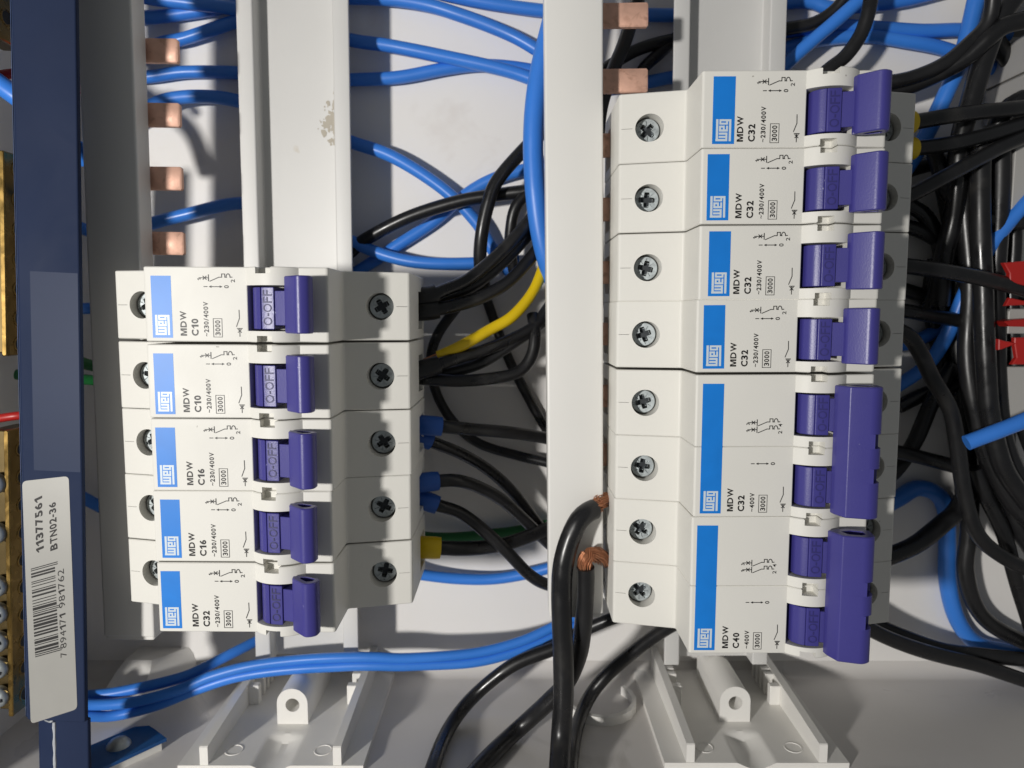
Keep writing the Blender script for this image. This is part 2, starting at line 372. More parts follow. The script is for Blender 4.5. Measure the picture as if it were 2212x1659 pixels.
def housing_mesh(poles):
    mb = MB()
    for k in range(poles):
        v0 = k * PITCH; W = PW if k == poles - 1 else PITCH - 0.05
        first, last = True, True
        bands = [(0, 1.6, 'notch'), (1.6, 4.3, 'plain'), (4.3, 15.0, 'open'), (15.0, 16.1, 'plain'), (16.1, W, 'notch')]
        for a, b, kd in bands:
            p = profile(kd); sk = shoulder_segs(p); n = len(p); e = 0.22
            R = []
            if a == 0: R += [[(x, -(v0), z) for x, z in inset(p, e)], [(x, -(v0 + e), z) for x, z in p]]
            else: R += [[(x, -(v0 + a), z) for x, z in p]]
            if b == W: R += [[(x, -(v0 + b - e), z) for x, z in p], [(x, -(v0 + b), z) for x, z in inset(p, e)]]
            else: R += [[(x, -(v0 + b), z) for x, z in p]]
            kk = 1 if a == 0 else 0
            mb.loft(R, True, {(kk, i) for i in sk})
        p = profile('plain'); sg = shoulder_segs(p)
        for i in sg:
            u0, u1 = sorted((p[i][0], p[(i + 1) % len(p)][0])); s = -1 if u0 < 0 else 1
            cu, cv = 30.9 * s, v0 + 8.85
            outer = [(u0, -(v0 + .22)), (u1, -(v0 + .22)), (u1, -(v0 + W - .22)), (u0, -(v0 + W - .22))]
            hole = circle(cu, -cv, 3.55, 30)
            sl = sorted((s * 35.1, s * 38.0)); slit = [(sl[0], -(cv + .05)), (sl[1], -(cv + .05)), (sl[1], -(cv - .05)), (sl[0], -(cv - .05))]
            f = lambda x, y: zsh(x)
            mb.plate([outer, hole, slit], f); mb.wall(hole, f, 45.0); mb.wall(slit, f, 50.5)
            mb.add([(cu - 4.5, -cv - 3.6, 45.05), (cu + 4.5, -cv - 3.6, 45.05), (cu + 4.5, -cv + 3.6, 45.05), (cu - 4.5, -cv + 3.6, 45.05)], [(0, 1, 2, 3)])
    return mb.mesh('breaker_housing', 'housing', 32)
HOUSE = {1: housing_mesh(1), 2: housing_mesh(2)}
# fine parting lines moulded along the middle of each pole
def screw_mesh():
    mb = MB(); r = 3.18; n = 40; w = 0.62; L = 2.0
    cross = []
    for q in range(4):
        ca, sa = math.cos(q * math.pi / 2), math.sin(q * math.pi / 2)
        for x, y in ((w, -w * 1.25), (L, -w), (L, w), (w, w * 1.25)): cross.append((x * ca - y * sa, x * sa + y * ca))
    out = circle(0, 0, r - .15, n); T = lambda x, y: 0.0
    sl = []   # the plain slot that crosses the recess, and small radial marks
    loops = [out, cross]
    for q in range(4):
        a = q * math.pi / 2 + math.pi / 4; ca, sa = math.cos(a), math.sin(a)
        loops.append([(x * ca - y * sa, x * sa + y * ca) for x, y in ((1.35, -.09), (2.5, -.09), (2.5, .09), (1.35, .09))])
    for sx in (-1, 1):
        loops.append([(sx * 2.02, -.42), (sx * 2.72, -.38), (sx * 2.72, .38), (sx * 2.02, .42)])
    mb.plate(loops, T)
    mb.wall(cross, T, -1.9); mb.add([(x * .8, y * .8, -1.9) for x, y in cross], [tuple(range(16))]); 
    for l in loops[2:]:
        mb.wall(l, T, -.35); mb.add([(x, y, -.35) for x, y in l], [(0, 1, 2, 3)])
    R = [[(x * k, y * k, z) for x, y in circle(0, 0, 1, n)] for k, z in ((r - .15, 0), (r, -.15), (r, -3.0))]
    mb.loft(R, False); return mb.mesh('screw_head', 'zinc', 30)
SCREW = screw_mesh()
mbx = MB(); mbx.cyl((0, 0), 1.5, -2.6, -1.75, 20); RECESS = mbx.mesh('screw_recess_shade', 'recess_shade')  # dark plug paints the shade at the bottom of the cross
def drum_mesh():
    mb = MB()
    P = fillet([(3.95, 62, 0), (3.95, 69.9, .6), (5.2, 71.5, .6), (6.55, 72.25, .15), (6.7, 71.9, .05), (6.85, 72.35, .15), (9.9, 72.75, .2), (10.05, 70.5, 0), (10.05, 62, 0)], 3)
    mb.prism_y(P, -14.55, -4.75, 0.15)
    mb.prism_y([(9.9, 64), (9.9, 72.3), (13.0, 73.2), (13.0, 64)], -13.6, -5.6, 0.1)
    return mb.mesh('toggle_drum', 'toggle', 35)
DRUM = drum_mesh()
def bar_mesh(P, v0, v1, name):
    p = fillet(P, 5); cx = sum(q[0] for q in p) / len(p); cz = sum(q[1] for q in p) / len(p)
    inn = [(cx + .5 + (x - cx) * .52, cz + (z - cz) * .5) for x, z in p]; e = .25
    R = [[(x, -v0 - 3.5, z) for x, z in inn], [(x, -v0, z) for x, z in inn], [(x, -v0, z) for x, z in inset(p, e)], [(x, -v0 - e, z) for x, z in p], [(x, -v1 + e, z) for x, z in p],
         [(x, -v1, z) for x, z in inset(p, e)], [(x, -v1, z) for x, z in inn], [(x, -v1 + 3.5, z) for x, z in inn]]
    mb = MB(); mb.loft(R); return mb
LEVER = bar_mesh([(12.5, 72.4, .2), (12.75, 74.0, .5), (16.8, 77.9, 1.2), (19.4, 76.9, 1.3), (19.6, 74.2, .6), (15.2, 72.0, .4)], 2.25, 15.4, '').mesh('toggle_lever', 'toggle', 40)
TP = fillet([(10.5, 73.6, .3), (10.7, 75.2, .4), (12.0, 78.4, .35), (17.4, 80.0, 1.4), (19.6, 79.0, 1.5), (20.4, 74.2, .6), (15.5, 72.3, .4)], 5)
TN = fillet([(10.5, 73.6, .3), (10.7, 75.2, .4), (12.0, 78.4, .35), (17.6, 80.0, .1), (17.9, 77.0, .1), (20.0, 76.6, .1), (20.4, 74.2, .6), (15.5, 72.3, .4)], 5)
def tie_mesh():
    mb = MB(); e = .25; v0, v1 = 2.2, 33.4
    cx = sum(q[0] for q in TP) / len(TP); cz = sum(q[1] for q in TP) / len(TP); inn = [(cx + .5 + (x - cx) * .52, cz + (z - cz) * .5) for x, z in TP]
    ring = lambda p, v: [(x, -v, z) for x, z in p]
    mb.loft([ring(inn, v0 + 3.5), ring(inn, v0), ring(inset(TP, e), v0), ring(TP, v0 + e), ring(TP, 13.2)], True)
    mb.loft([ring(TN, 13.2), ring(TN, 16.6)]); mb.loft([ring(TP, 16.6), ring(TP, 21.4)]); mb.loft([ring(TN, 21.4), ring(TN, 24.8)])
    mb.loft([ring(TP, 24.8), ring(TP, v1 - e), ring(inset(TP, e), v1), ring(inn, v1), ring(inn, v1 - 3.5)], True)
    return mb.mesh('tie_bar', 'toggle', 25)
TIE = tie_mesh()
mbx = MB(); put_text(mbx, 'O-OFF', 7.25, 9.35, 5.4, 13.6, 72.72, 0.0, 0.0)
OFF = mbx.mesh('toggle_lettering', 'letter_shade', 0)
for v in OFF.vertices: v.co.z = (72.47 + (v.co.x * 1000 - 6.85) * 0.131 + 0.012) * MM
OFF2 = OFF.copy(); OFF2.materials[0] = MATS['letter_shade_faint']
def symbol_mesh(poles):
    mb = MB(); Z = 70.035; w = .2
    def A(x, y): return (-21.7 + (x - 347) / 27.25, -((y - 567) / 27.25 + .05))
    def one(dx, dy, n1, n2):
        q = lambda pts: [(A(x, y)[0] + dx, A(x, y)[1] - dy) for x, y in pts]
        mb.stroke(q([(706, 636), (766, 636)]), w, Z); mb.stroke(q([(732, 626), (752, 646)]), w, Z + .01); mb.stroke(q([(732, 646), (752, 626)]), w, Z + .02)
        mb.stroke(q([(767, 617), (767, 655)]), w, Z + .03); mb.stroke(q([(776, 657), (834, 632), (852, 632), (852, 611), (872, 611), (872, 632), (883, 632)]), w, Z)
        arc = [(893 - 13 * math.cos(math.pi * i / 8), 632 - 22 * math.sin(math.pi * i / 8)) for i in range(9)]
        mb.stroke(q(arc + [(918, 631)]), w, Z)
        a = A(695, 652); put_text(mb, n1, a[0] + dx, a[0] + dx + .85, -a[1] + dy - .45, -a[1] + dy + .0, Z, .02); a = A(910, 658); put_text(mb, n2, a[0] + dx, a[0] + dx + .95, -a[1] + dy - .5, -a[1] + dy + .25, Z)
    def arrow(dx, dy):
        q = lambda pts: [(A(x, y)[0] + dx, A(x, y)[1] - dy) for x, y in pts]
        mb.stroke(q([(736, 692), (756, 692)]), .2, Z); mb.stroke(q([(774, 692), (846, 692)]), w, Z)
        for P in ([(766, 692), (784, 684), (784, 700)], [(855, 692), (837, 684), (837, 700)]):
            P = q(P); mb.add([(x, y, Z + .02) for x, y in P], [(0, 1, 2)])
        a = A(866, 692); put_text(mb, '0', a[0] + dx, a[0] + dx + 1.1, -a[1] + dy - .36, -a[1] + dy + .36, Z, .02)
    def sw(dx, dy):
        q = lambda pts: [(A(x, y)[0] + dx, A(x, y)[1] - dy) for x, y in pts]
        mb.stroke(q([(958, 1010), (958, 960)]), w, Z); mb.stroke(q([(948, 966), (968, 984)]), w, Z + .01); mb.stroke(q([(968, 966), (948, 984)]), w, Z + .02)
        mb.stroke(q([(943, 959), (974, 959)]), w, Z + .03); mb.stroke(q([(938, 946), (958, 894), (957, 842)]), w, Z)
    if poles == 1: one(0, 0, '1', '2'); arrow(0, 0); sw(0, 0)
    else: one(-.2, 9.2, '3', '4'); one(-.2, 10.95, '1', '2'); arrow(-.2, 17.4); sw(-.2, 17.8)
    return mb.mesh('breaker_diagram', 'ink', 0)
SYMBOL = {1: symbol_mesh(1), 2: symbol_mesh(2)}
LOGO_R = [(245, 985, 295, 1400), (240, 1400, 497, 1447), (455, 1265, 497, 1400), (310, 1335, 455, 1377), (310, 1265, 455, 1310),
          (312, 1200, 503, 1245), (312, 1120, 355, 1200), (395, 1120, 435, 1200), (355, 1120, 395, 1160), (463, 1120, 503, 1200),
          (317, 1058, 503, 1098), (317, 1028, 355, 1058), (463, 1028, 503, 1058), (317, 985, 575, 1028), (527, 1028, 575, 1447)]
def logo_mesh(sc):
    mb = MB(); k = 4.75 / 462 * sc
    for x0, y0, x1, y1 in LOGO_R:
        mb.add([((x - 240) * k, -(y - 1447) * k, 0) for x, y in ((x0, y0), (x1, y0), (x1, y1), (x0, y1))], [(0, 1, 2, 3)])
    return mb.mesh('logo', 'print_white', 0)
LOGO = {}
TXT = {}
def text_part(rating, volt, poles):
    key = (rating, volt)
    if key not in TXT:
        mb = MB(); d = 0 if poles == 1 else PITCH; Z = 70.035
        put_text(mb, 'MDW', -13.35, -11.85, 10.4 + d, 16.25 + d, Z, .03)
        put_text(mb, rating, -10.7, -9.05, 12.2 + d, 16.25 + d, Z, .035)
        put_text(mb, volt, -7.75, -6.6, (8.2 if poles == 1 else 11.6) + d, 16.35 + d, Z, .028)
        put_text(mb, '3000', -5.1, -3.85, 12.55 + d, 16.1 + d, Z, .025)
        y0, y1 = -(12.15 + d), -(16.5 + d); mb.stroke([(-5.5, y0), (-3.45, y0), (-3.45, y1), (-5.5, y1), (-5.5, y0)], .14, Z)
        TXT[key] = mb.mesh('rating_lettering', 'ink', 0)
    return TXT[key]
LAB = {}
def label_mesh(w, l):
    if (w, l) not in LAB:
        mb = MB(); mb.box((0, -l, 69.9), (w, 0, 70.03)); LAB[(w, l)] = mb.mesh('label_panel', 'label_blue', 0)
    return LAB[(w, l)]
rng = random.Random(3)
def breaker(o, a, v, zoff, poles, rating, volt, lab_off, lab_w, label, group):
    ca, sa = math.cos(a), math.sin(a)
    th = thing('circuit_breaker', label, 'circuit breaker', (o[0] + v * sa, o[1] - v * ca, zoff), a, group)
    th.rotation_euler = (rng.uniform(-.0025, .0025), rng.uniform(-.002, .002), a + rng.uniform(-.0022, .0022))   # none sits perfectly square on the rail
    link('housing', HOUSE[poles], th)
    L = 14.6 if lab_w < 5 else 15.4
    if poles == 2: L = 32.4
    v0 = 16.75 + (PITCH if poles == 2 else 0) - L
    lb = link('label_panel', label_mesh(lab_w, L), th, (-21.72 + lab_off, -v0, 0), rng.uniform(-.004, .004))
    sc = lab_w / 4.75
    sc = 1.0 + (sc - 1) * .6
    if sc not in LOGO: LOGO[sc] = logo_mesh(sc)
    link('logo', LOGO[sc], lb, (lab_w / 2 - 1.72 * sc, -L + .65, 70.036))
    link('rating_lettering', text_part(rating, volt, poles), th); link('circuit_diagram', SYMBOL[poles], th)
    for k in range(poles):
        for s in (-1, 1):
            so = link('screw', SCREW, th, (30.9 * s, -(k * PITCH + 8.85), 50.4)); so.rotation_mode = 'ZYX'; so.rotation_euler = (rng.uniform(-.03, .03), .17 * s, rng.uniform(0, 6.28)); link('recess', RECESS, so)
        tg = link('toggle', DRUM, th, (0, -k * PITCH, 0)); link('toggle_lettering', OFF if zoff == 0 else OFF2, tg)
        if poles == 1: link('lever', LEVER, tg)
    if poles == 2:
        link('tie_bar', TIE, th)
    return th
OL, AL = (-65.54, 10.71), -0.0057
OR, AR, ZR = (66.05, 56.97), 0.0023, -3.73
GLB, GRB = 'breakers in the left column', 'breakers in the right column'
for i, (rt, lo, dv, lb) in enumerate([('C10', 1.76, -.42, 'single-pole breaker marked C10, topmost of the left column'), ('C10', 1.65, .05, 'single-pole breaker marked C10, second in the left column'),
        ('C16', 1.2, 0, 'single-pole breaker marked C16, upper of the two C16 ones'), ('C16', 1.8, 0, 'single-pole breaker marked C16, lower of the two C16 ones'), ('C32', .95, .15, 'single-pole breaker marked C32 at the bottom of the left column')]):
    breaker(OL, AL, i * PITCH + dv + .09, 0, 1, rt, '~230/400V', lo, 4.75, lb, GLB)
for i, (lo, dv, lb) in enumerate([(2.6, -.15, 'single-pole breaker marked C32, topmost of the right column'), (1.5, -.08, 'single-pole C32 breaker, second from the top of the right column'),
        (2.3, -.04, 'single-pole C32 breaker, third from the top of the right column'), (1.7, -.1, 'single-pole C32 breaker just above the two-pole ones')]):
    breaker(OR, AR, i * PITCH + dv + .09, ZR, 1, 'C32', '~230/400V', lo, 5.2, lb, GRB)
breaker(OR, AR, 4 * PITCH + .45, ZR, 2, 'C32', '~400V', 1.75, 5.2, 'two-pole breaker marked C32 with a long blue tie bar', GRB)
breaker(OR, AR, 6 * PITCH + .35, ZR, 2, 'C40', '~400V', 1.4, 5.2, 'two-pole breaker marked C40 at the bottom of the right column', GRB)

# ------------------------------------------------------------------ blue terminal support bar with its sticker
bar = thing('blue_support_bar', 'navy blue plastic bar with a barcode sticker at the left edge', 'plastic bar', (-108.3, 77.4, 0), -0.0468)
P = [(-16.1, 46, .2), (-16.1, 54.7, .3), (-15.55, 54.9, .2), (-15.4, 55.0, .1), (0, 55.0, .5), (0, 53.4, .3), (-14.6, 53.4, .3), (-14.6, 46, .2)]
mb = MB(); mb.prism_y(fillet(P, 3), -188.8, 60, 0.25); link('cover', mb.mesh('bar_cover', 'blue_bar'), bar)
mb = MB(); mb.box((-16.9, -188.6, 46), (-16.15, 60, 54.2), .3); link('lip', mb.mesh('bar_lip', 'blue_lip_lit'), bar)
P = [(-16.0, 47), (-16.0, 50.5), (-9.6, 53.6), (-.4, 53.0), (-.4, 51.5), (-9.6, 51.5)]
mb = MB(); mb.prism_y(fillet([(x, z, .5) for x, z in P], 3), -225, -189.1, 0.3); en = link('end_piece', mb.mesh('bar_end', 'blue_bar'), bar)
mb = MB(); pts = [Vector((-9.4, -189.6 - i * 1.5 - .3, 53.55 + .05 * math.sin(i * 2.1))) for i in range(18)]; tube(mb, pts, lambda t: .42 + .1 * math.sin(t * 31), 8); link('worn_edge', mb.mesh('worn_edge', 'worn_edge'), en)
mb = MB(); pts = [Vector((x, -188.9 - .5 * math.sin(x * 1.7), 54.4)) for x in [-14.6 + i * .55 for i in range(11)]]; tube(mb, pts, lambda t: .28 + .14 * math.sin(t * 23), 7); link('worn_edge', mb.mesh('worn_corner', 'worn_edge'), en)
mb = MB(); mb.box((-12.6, -119.0, 54.98), (-.35, -67.0, 55.03)); link('clear_film', mb.mesh('clear_film', 'film', 0), bar)
# sticker: rounded outline, lettering, bars
Bi = Matrix.Rotation(0.0468, 4, 'Z') @ Matrix.Translation((108.3, -77.4, 0))
def bl(x, y): q = Bi @ Vector((x, y, 0)); return (q.x, q.y)
c = [bl(-129.75, -43.85), bl(-117.35, -42.45), bl(-119.0, -107.2), bl(-132.0, -111.5)]
mb = MB(); rr = fillet([(*p, 1.3) for p in c], 5); mb.plate([rr], lambda x, y: 55.09); mb.wall(rr, lambda x, y: 55.09, 55.02); st = link('sticker', mb.mesh('bar_sticker', 'sticker', 0), bar)
def quad_text(mb, stt, bs, be, ts, te, z, bold):
    """baseline from bs to be, letter tops from ts to te (world mm)"""
    V, F = text_mesh(stt, bold); out = []
    for tx, ty in V:
        x = (bs[0] * (1 - tx) + be[0] * tx) * (1 - ty) + (ts[0] * (1 - tx) + te[0] * tx) * ty
        y = (bs[1] * (1 - tx) + be[1] * tx) * (1 - ty) + (ts[1] * (1 - tx) + te[1] * tx) * ty
        out.append((*bl(x, y), z))
    mb.add(out, F)
mb = MB()
quad_text(mb, '11377561', (-125.2, -62.7), (-124.7, -47.6), (-127.3, -63.6), (-126.8, -48.6), 55.11, .04)
quad_text(mb, 'BTN02-36', (-121.5, -62.2), (-121.15, -49.3), (-123.5, -62.9), (-123.1, -50.0), 55.11, .035)
quad_text(mb, '7', (-120.9, -92.0), (-120.85, -90.7), (-122.6, -92.6), (-122.55, -91.3), 55.11, .0)
quad_text(mb, '894171', (-120.8, -89.6), (-120.5, -79.8), (-122.5, -90.2), (-122.2, -80.4), 55.11, .0)
quad_text(mb, '981762', (-120.45, -78.2), (-120.2, -67.6), (-122.15, -78.8), (-121.9, -68.2), 55.11, .0)
link('sticker_lettering', mb.mesh('sticker_lettering', 'ink', 0), st)
# the bars of an EAN-13 code
Lc = '0001101 0011001 0010011 0111101 0100011 0110001 0101111 0111011 0110111 0001011'.split()
Rc = [''.join('1' if b == '0' else '0' for b in q) for q in Lc]; Gc = [q[::-1] for q in Rc]; par = 'LGLLGG'
dig = '7894171981762'; par = {'7': 'LGLGLG'}[dig[0]]
code = '101' + ''.join((Lc if par[i] == 'L' else Gc)[int(dig[1 + i])] for i in range(6)) + '01010' + ''.join(Rc[int(dig[7 + i])] for i in range(6)) + '101'
mb = MB(); s0, s1, e0, e1 = (-129.5, -92.45), (-129.05, -67.7), (-122.95, -90.6), (-122.5, -65.85)
i = 0
while i < 95:
    if code[i] == '1':
        j = i
        while j < 95 and code[j] == '1': j += 1
        g = i < 3 or 45 <= i < 50 or i >= 92; ext = 1.12 if g else 1.0
        def at(t, k): return (s0[0] + (s1[0] - s0[0]) * t + (e0[0] - s0[0]) * k, s0[1] + (s1[1] - s0[1]) * t + (e0[1] - s0[1]) * k)
        mb.add([(*bl(*at(t, k)), 55.11) for t, k in ((i / 95, 0), (j / 95, 0), (j / 95, ext), (i / 95, ext))], [(0, 1, 2, 3)]); i = j
    i += 1
link('barcode', mb.mesh('barcode', 'ink', 0), st)

# ------------------------------------------------------------------ brass terminal strips at the left edge
def pan_screw(r):
    mb = MB(); prof = [(r * .98, -1.6), (r, -.2), (r * .97, .35), (r * .8, .95), (r * .5, 1.3), (r * .28, 1.42)]
    n = 28; R = [[(k * math.cos(2 * math.pi * i / n), k * math.sin(2 * math.pi * i / n), z) for i in range(n)] for k, z in prof]; mb.loft(R)
    return mb.mesh('pan_screw', 'zinc', 40)
PAN = pan_screw(2.9)
mbx = MB(); mbx.box((-.45, -2.1, .9), (.45, 2.1, 1.46), .05); mbx.box((-2.1, -.45, .9), (-.47, .45, 1.45), .05); mbx.box((.47, -.45, .9), (2.1, .45, 1.45), .05); PANX = mbx.mesh('pan_recess_shade', 'recess_shade')  # raised dark cross stands for the shade in the driver recess
def strip(x0, y0, y1, a, ys, holes, label, heads):
    th = thing('brass_terminal_strip', label, 'terminal strip', (x0, y0, 0), a, 'brass terminal strips behind the blue bar')
    L = y0 - y1; mb = MB(); mb.box((-1.4, -L, 34), (0, 0, 48), .3); link('bar', mb.mesh('brass_bar', 'brass'), th)
    mb = MB(); mb.box((-7.6, -L + .6, 34), (-1.45, -.6, 45.5), .4); link('clamp_body', mb.mesh('clamp_body', 'dark_brass'), th)
    for h in holes:
        mb = MB(); R = []
        for k in range(19):
            an = 2 * math.pi * k / 18; R.append([(q, -h + rr * math.sin(an), 43 + rr * math.cos(an)) for q, rr in ((-.1, 2.3), (.18, 2.2), (.18, 1.8), (-.6, 1.7))])
        mb.loft(R, False); hh = link('clamp_hole', mb.mesh('clamp_hole', 'brass', 40), th)
        mb = MB(); mb.cyl((-h, 43), 1.65, -.3, .05, 18, axis='x'); link('hole_shadow', mb.mesh('bore_shade', 'dark'), hh)  # dark disc on the bar stands for the shade inside the hole
    for h in ys:
        so = link('screw', PAN, th, (-3.9, -h, 48.6 if heads else 46.5), rng.uniform(0, 3)); link('recess', PANX, so)
strip(-132.3, 110, 71.8, -0.05, [6, 15, 24], [5, 14, 23, 32], 'brass terminal strip at the top left corner', False)
strip(-133.6, 42.8, -11.3, -0.055, [], [4, 12, 20, 28, 36, 44, 51], 'brass terminal strip at mid height on the left edge', False)
strip(-137.6, -31.5, -113.9, -0.0535, [15, 29, 44.2, 52, 60.3, 68, 76.5], [6, 14, 22, 30, 38, 46, 54, 62, 70, 78], 'longest brass terminal strip, lined with zinc screws at lower left', True)
GLW = 'things glimpsed at the left edge'
for nm, m, pts, r, lb in [('red_wire', 'red', [(-150, 64, 36), (-138, 66.5, 35), (-130, 66, 33), (-124, 62, 30)], 1.3, 'red wire passing under the upper end of the blue bar'),
        ('blue_wire', 'blue', [(-152, 71, 42), (-140, 63, 42), (-130, 55, 40), (-122, 44, 30)], 2.6, 'blue wire bending under the blue bar near its top'),
        ('red_wire', 'red', [(-150, -30, 40), (-140, -28.5, 40), (-136, -29, 36), (-129, -32, 30)], 1.2, 'red wire above the longest brass terminal strip'),
        ('green_wire', 'green', [(-150, -18, 26), (-142, -19, 24), (-134, -20, 20), (-126, -22, 12)], 1.6, 'green wire between the middle and longest brass strips')]:
    th = thing(nm, lb, 'wire', pts[0], 0, GLW); mb = MB(); tube(mb, [p - Vector(pts[0]) for p in spline(pts)], r, 14); link('insulation', mb.mesh('wire', m, 60), th)
mb = MB(); mb.box((0, 0, 0), (2.6, 5.6, 8), .5); tag(link('white_clip', mb.mesh('white_clip', 'bracket'), None, (-137, -29.5, -6)), 'small white plastic clip between blue bar and left busbar', 'clip')

# ------------------------------------------------------------------ small things on the bottom wall, far right and lower left
mb = MB(); mb.loft([[(-17, 0, -11.9), (-17, 0, 16), (-2, 0, 16), (8, 0, -11.9)], [(-15, 8, -11.9), (-15, 8, 2), (-3, 8.6, 2), (5.5, 8, -11.9)], [(-14, 10.2, -11.9), (-14, 10.2, -2), (-4, 10.6, -1), (4, 10, -11.9)]])
tag(link('corner_lug', mb.mesh('corner_lug', 'bracket', 20), None, (-124, YF, 0)), 'shaded white plastic lug in the corner below the left busbar', 'lug')
th = thing('blue_strip', 'dark blue metal strip with a screw on the bottom wall, lower left', 'metal strip', (-116, YF, 37))
mb = MB(); R = []
for h in (2.6, 3.6): R.append([(-16, h, 6.5), (-3, h, -9), (1.2, h, -9.6), (3.6, h, -8.0), (10.0, h, -3.0), (-4, h, 14.5)])
mb.loft(R); link('plate', mb.mesh('strip_plate', 'blue_strip', 30), th)
mb = MB(); R = [[(x, h, z) for x, z in ((-15.5, 6.5), (-2, -7.5), (8.6, -2.6), (-4.5, 13.6))] for h in (0, 2.55)]; mb.loft(R); link('foot', mb.mesh('strip_foot', 'bracket', 30), th)
mb = MB(); n = 24; R = [[(-2.6 + k * math.cos(2 * math.pi * i / n), 3.6 + h, .6 + k * math.sin(2 * math.pi * i / n)) for i in range(n)] for k, h in ((3.4, 0), (3.3, .5), (2.4, 1.6), (1.0, 2.2))]; mb.loft(R); link('screw', mb.mesh('strip_screw', 'zinc', 40), th)
# red lever clamps and grey clip at the right edge
def slab(name, pts, z0, z1, m, label, cat, group=None):
    mb = MB(); x0, y0 = pts[0]; p = [(x - x0, y - y0) for x, y in pts]; q = inset(p, .25)
    mb.loft([[(x, y, 0) for x, y in q], [(x, y, .25) for x, y in p], [(x, y, z1 - z0 - .25) for x, y in p], [(x, y, z1 - z0) for x, y in q]])
    tag(link(name, mb.mesh(name, m, 30), None, (x0, y0, z0)), label, cat, group)
GRC = 'red clamp levers at the right edge'
slab('red_clamp', [(149.6, 15.7), (151.6, 12.5), (151.8, 9.9), (165, 6.8), (165, 17)], 18, 20, 'red', 'uppermost red clamp lever at the right edge', 'clamp', GRC)
slab('red_clamp', [(150.9, 2.6), (152.1, 5.1), (156.4, 4.2), (165, 5), (165, 2.2), (156.5, 2.9)], 18.4, 20, 'red', 'thin arrow-shaped red clamp lever, second at the right edge', 'clamp', GRC)
slab('red_clamp', [(155, -2.2), (158, -1.6), (165, -1.2), (165, -4), (157, -3.8)], 6, 14, 'red', 'dim red sliver between the two arrow-shaped clamp levers', 'clamp', GRC)
slab('red_clamp', [(149.6, -7.55), (149.75, -10.9), (150.6, -10.8), (154.6, -9.2), (155.5, -13.3), (154.2, -15.4), (165, -15.4), (165, -6.9), (154.5, -7.1), (154.5, -8.6), (151.4, -8.1)], 18.2, 20, 'red', 'lowest red clamp lever with a dovetail end at the right edge', 'clamp', GRC)
for y0, y1, x, lb in [(93.5, 130, 157.4, 'grey plastic block in the top right corner'), (76.2, 88, 157.3, 'grey plastic block second from the top at the right edge'), (64, 75.9, 157.3, 'pale plastic block below the dark gap at the upper right edge'),
                      (33, 58, 155.5, 'dim grey plastic block beside the upper right loom'), (-6.2, 1.8, 157, 'small grey block between the red clamp levers'), (-34, -17, 156.5, 'grey block under the lowest red clamp lever')]:
    x += 3.5
    slab('terminal_block', [(x, y0), (x, y1 - .8), (x + .8, y1), (185, y1), (185, y0)], -11.9, 8, 'grey_clip', lb, 'terminal block', 'grey terminal blocks at the right edge')

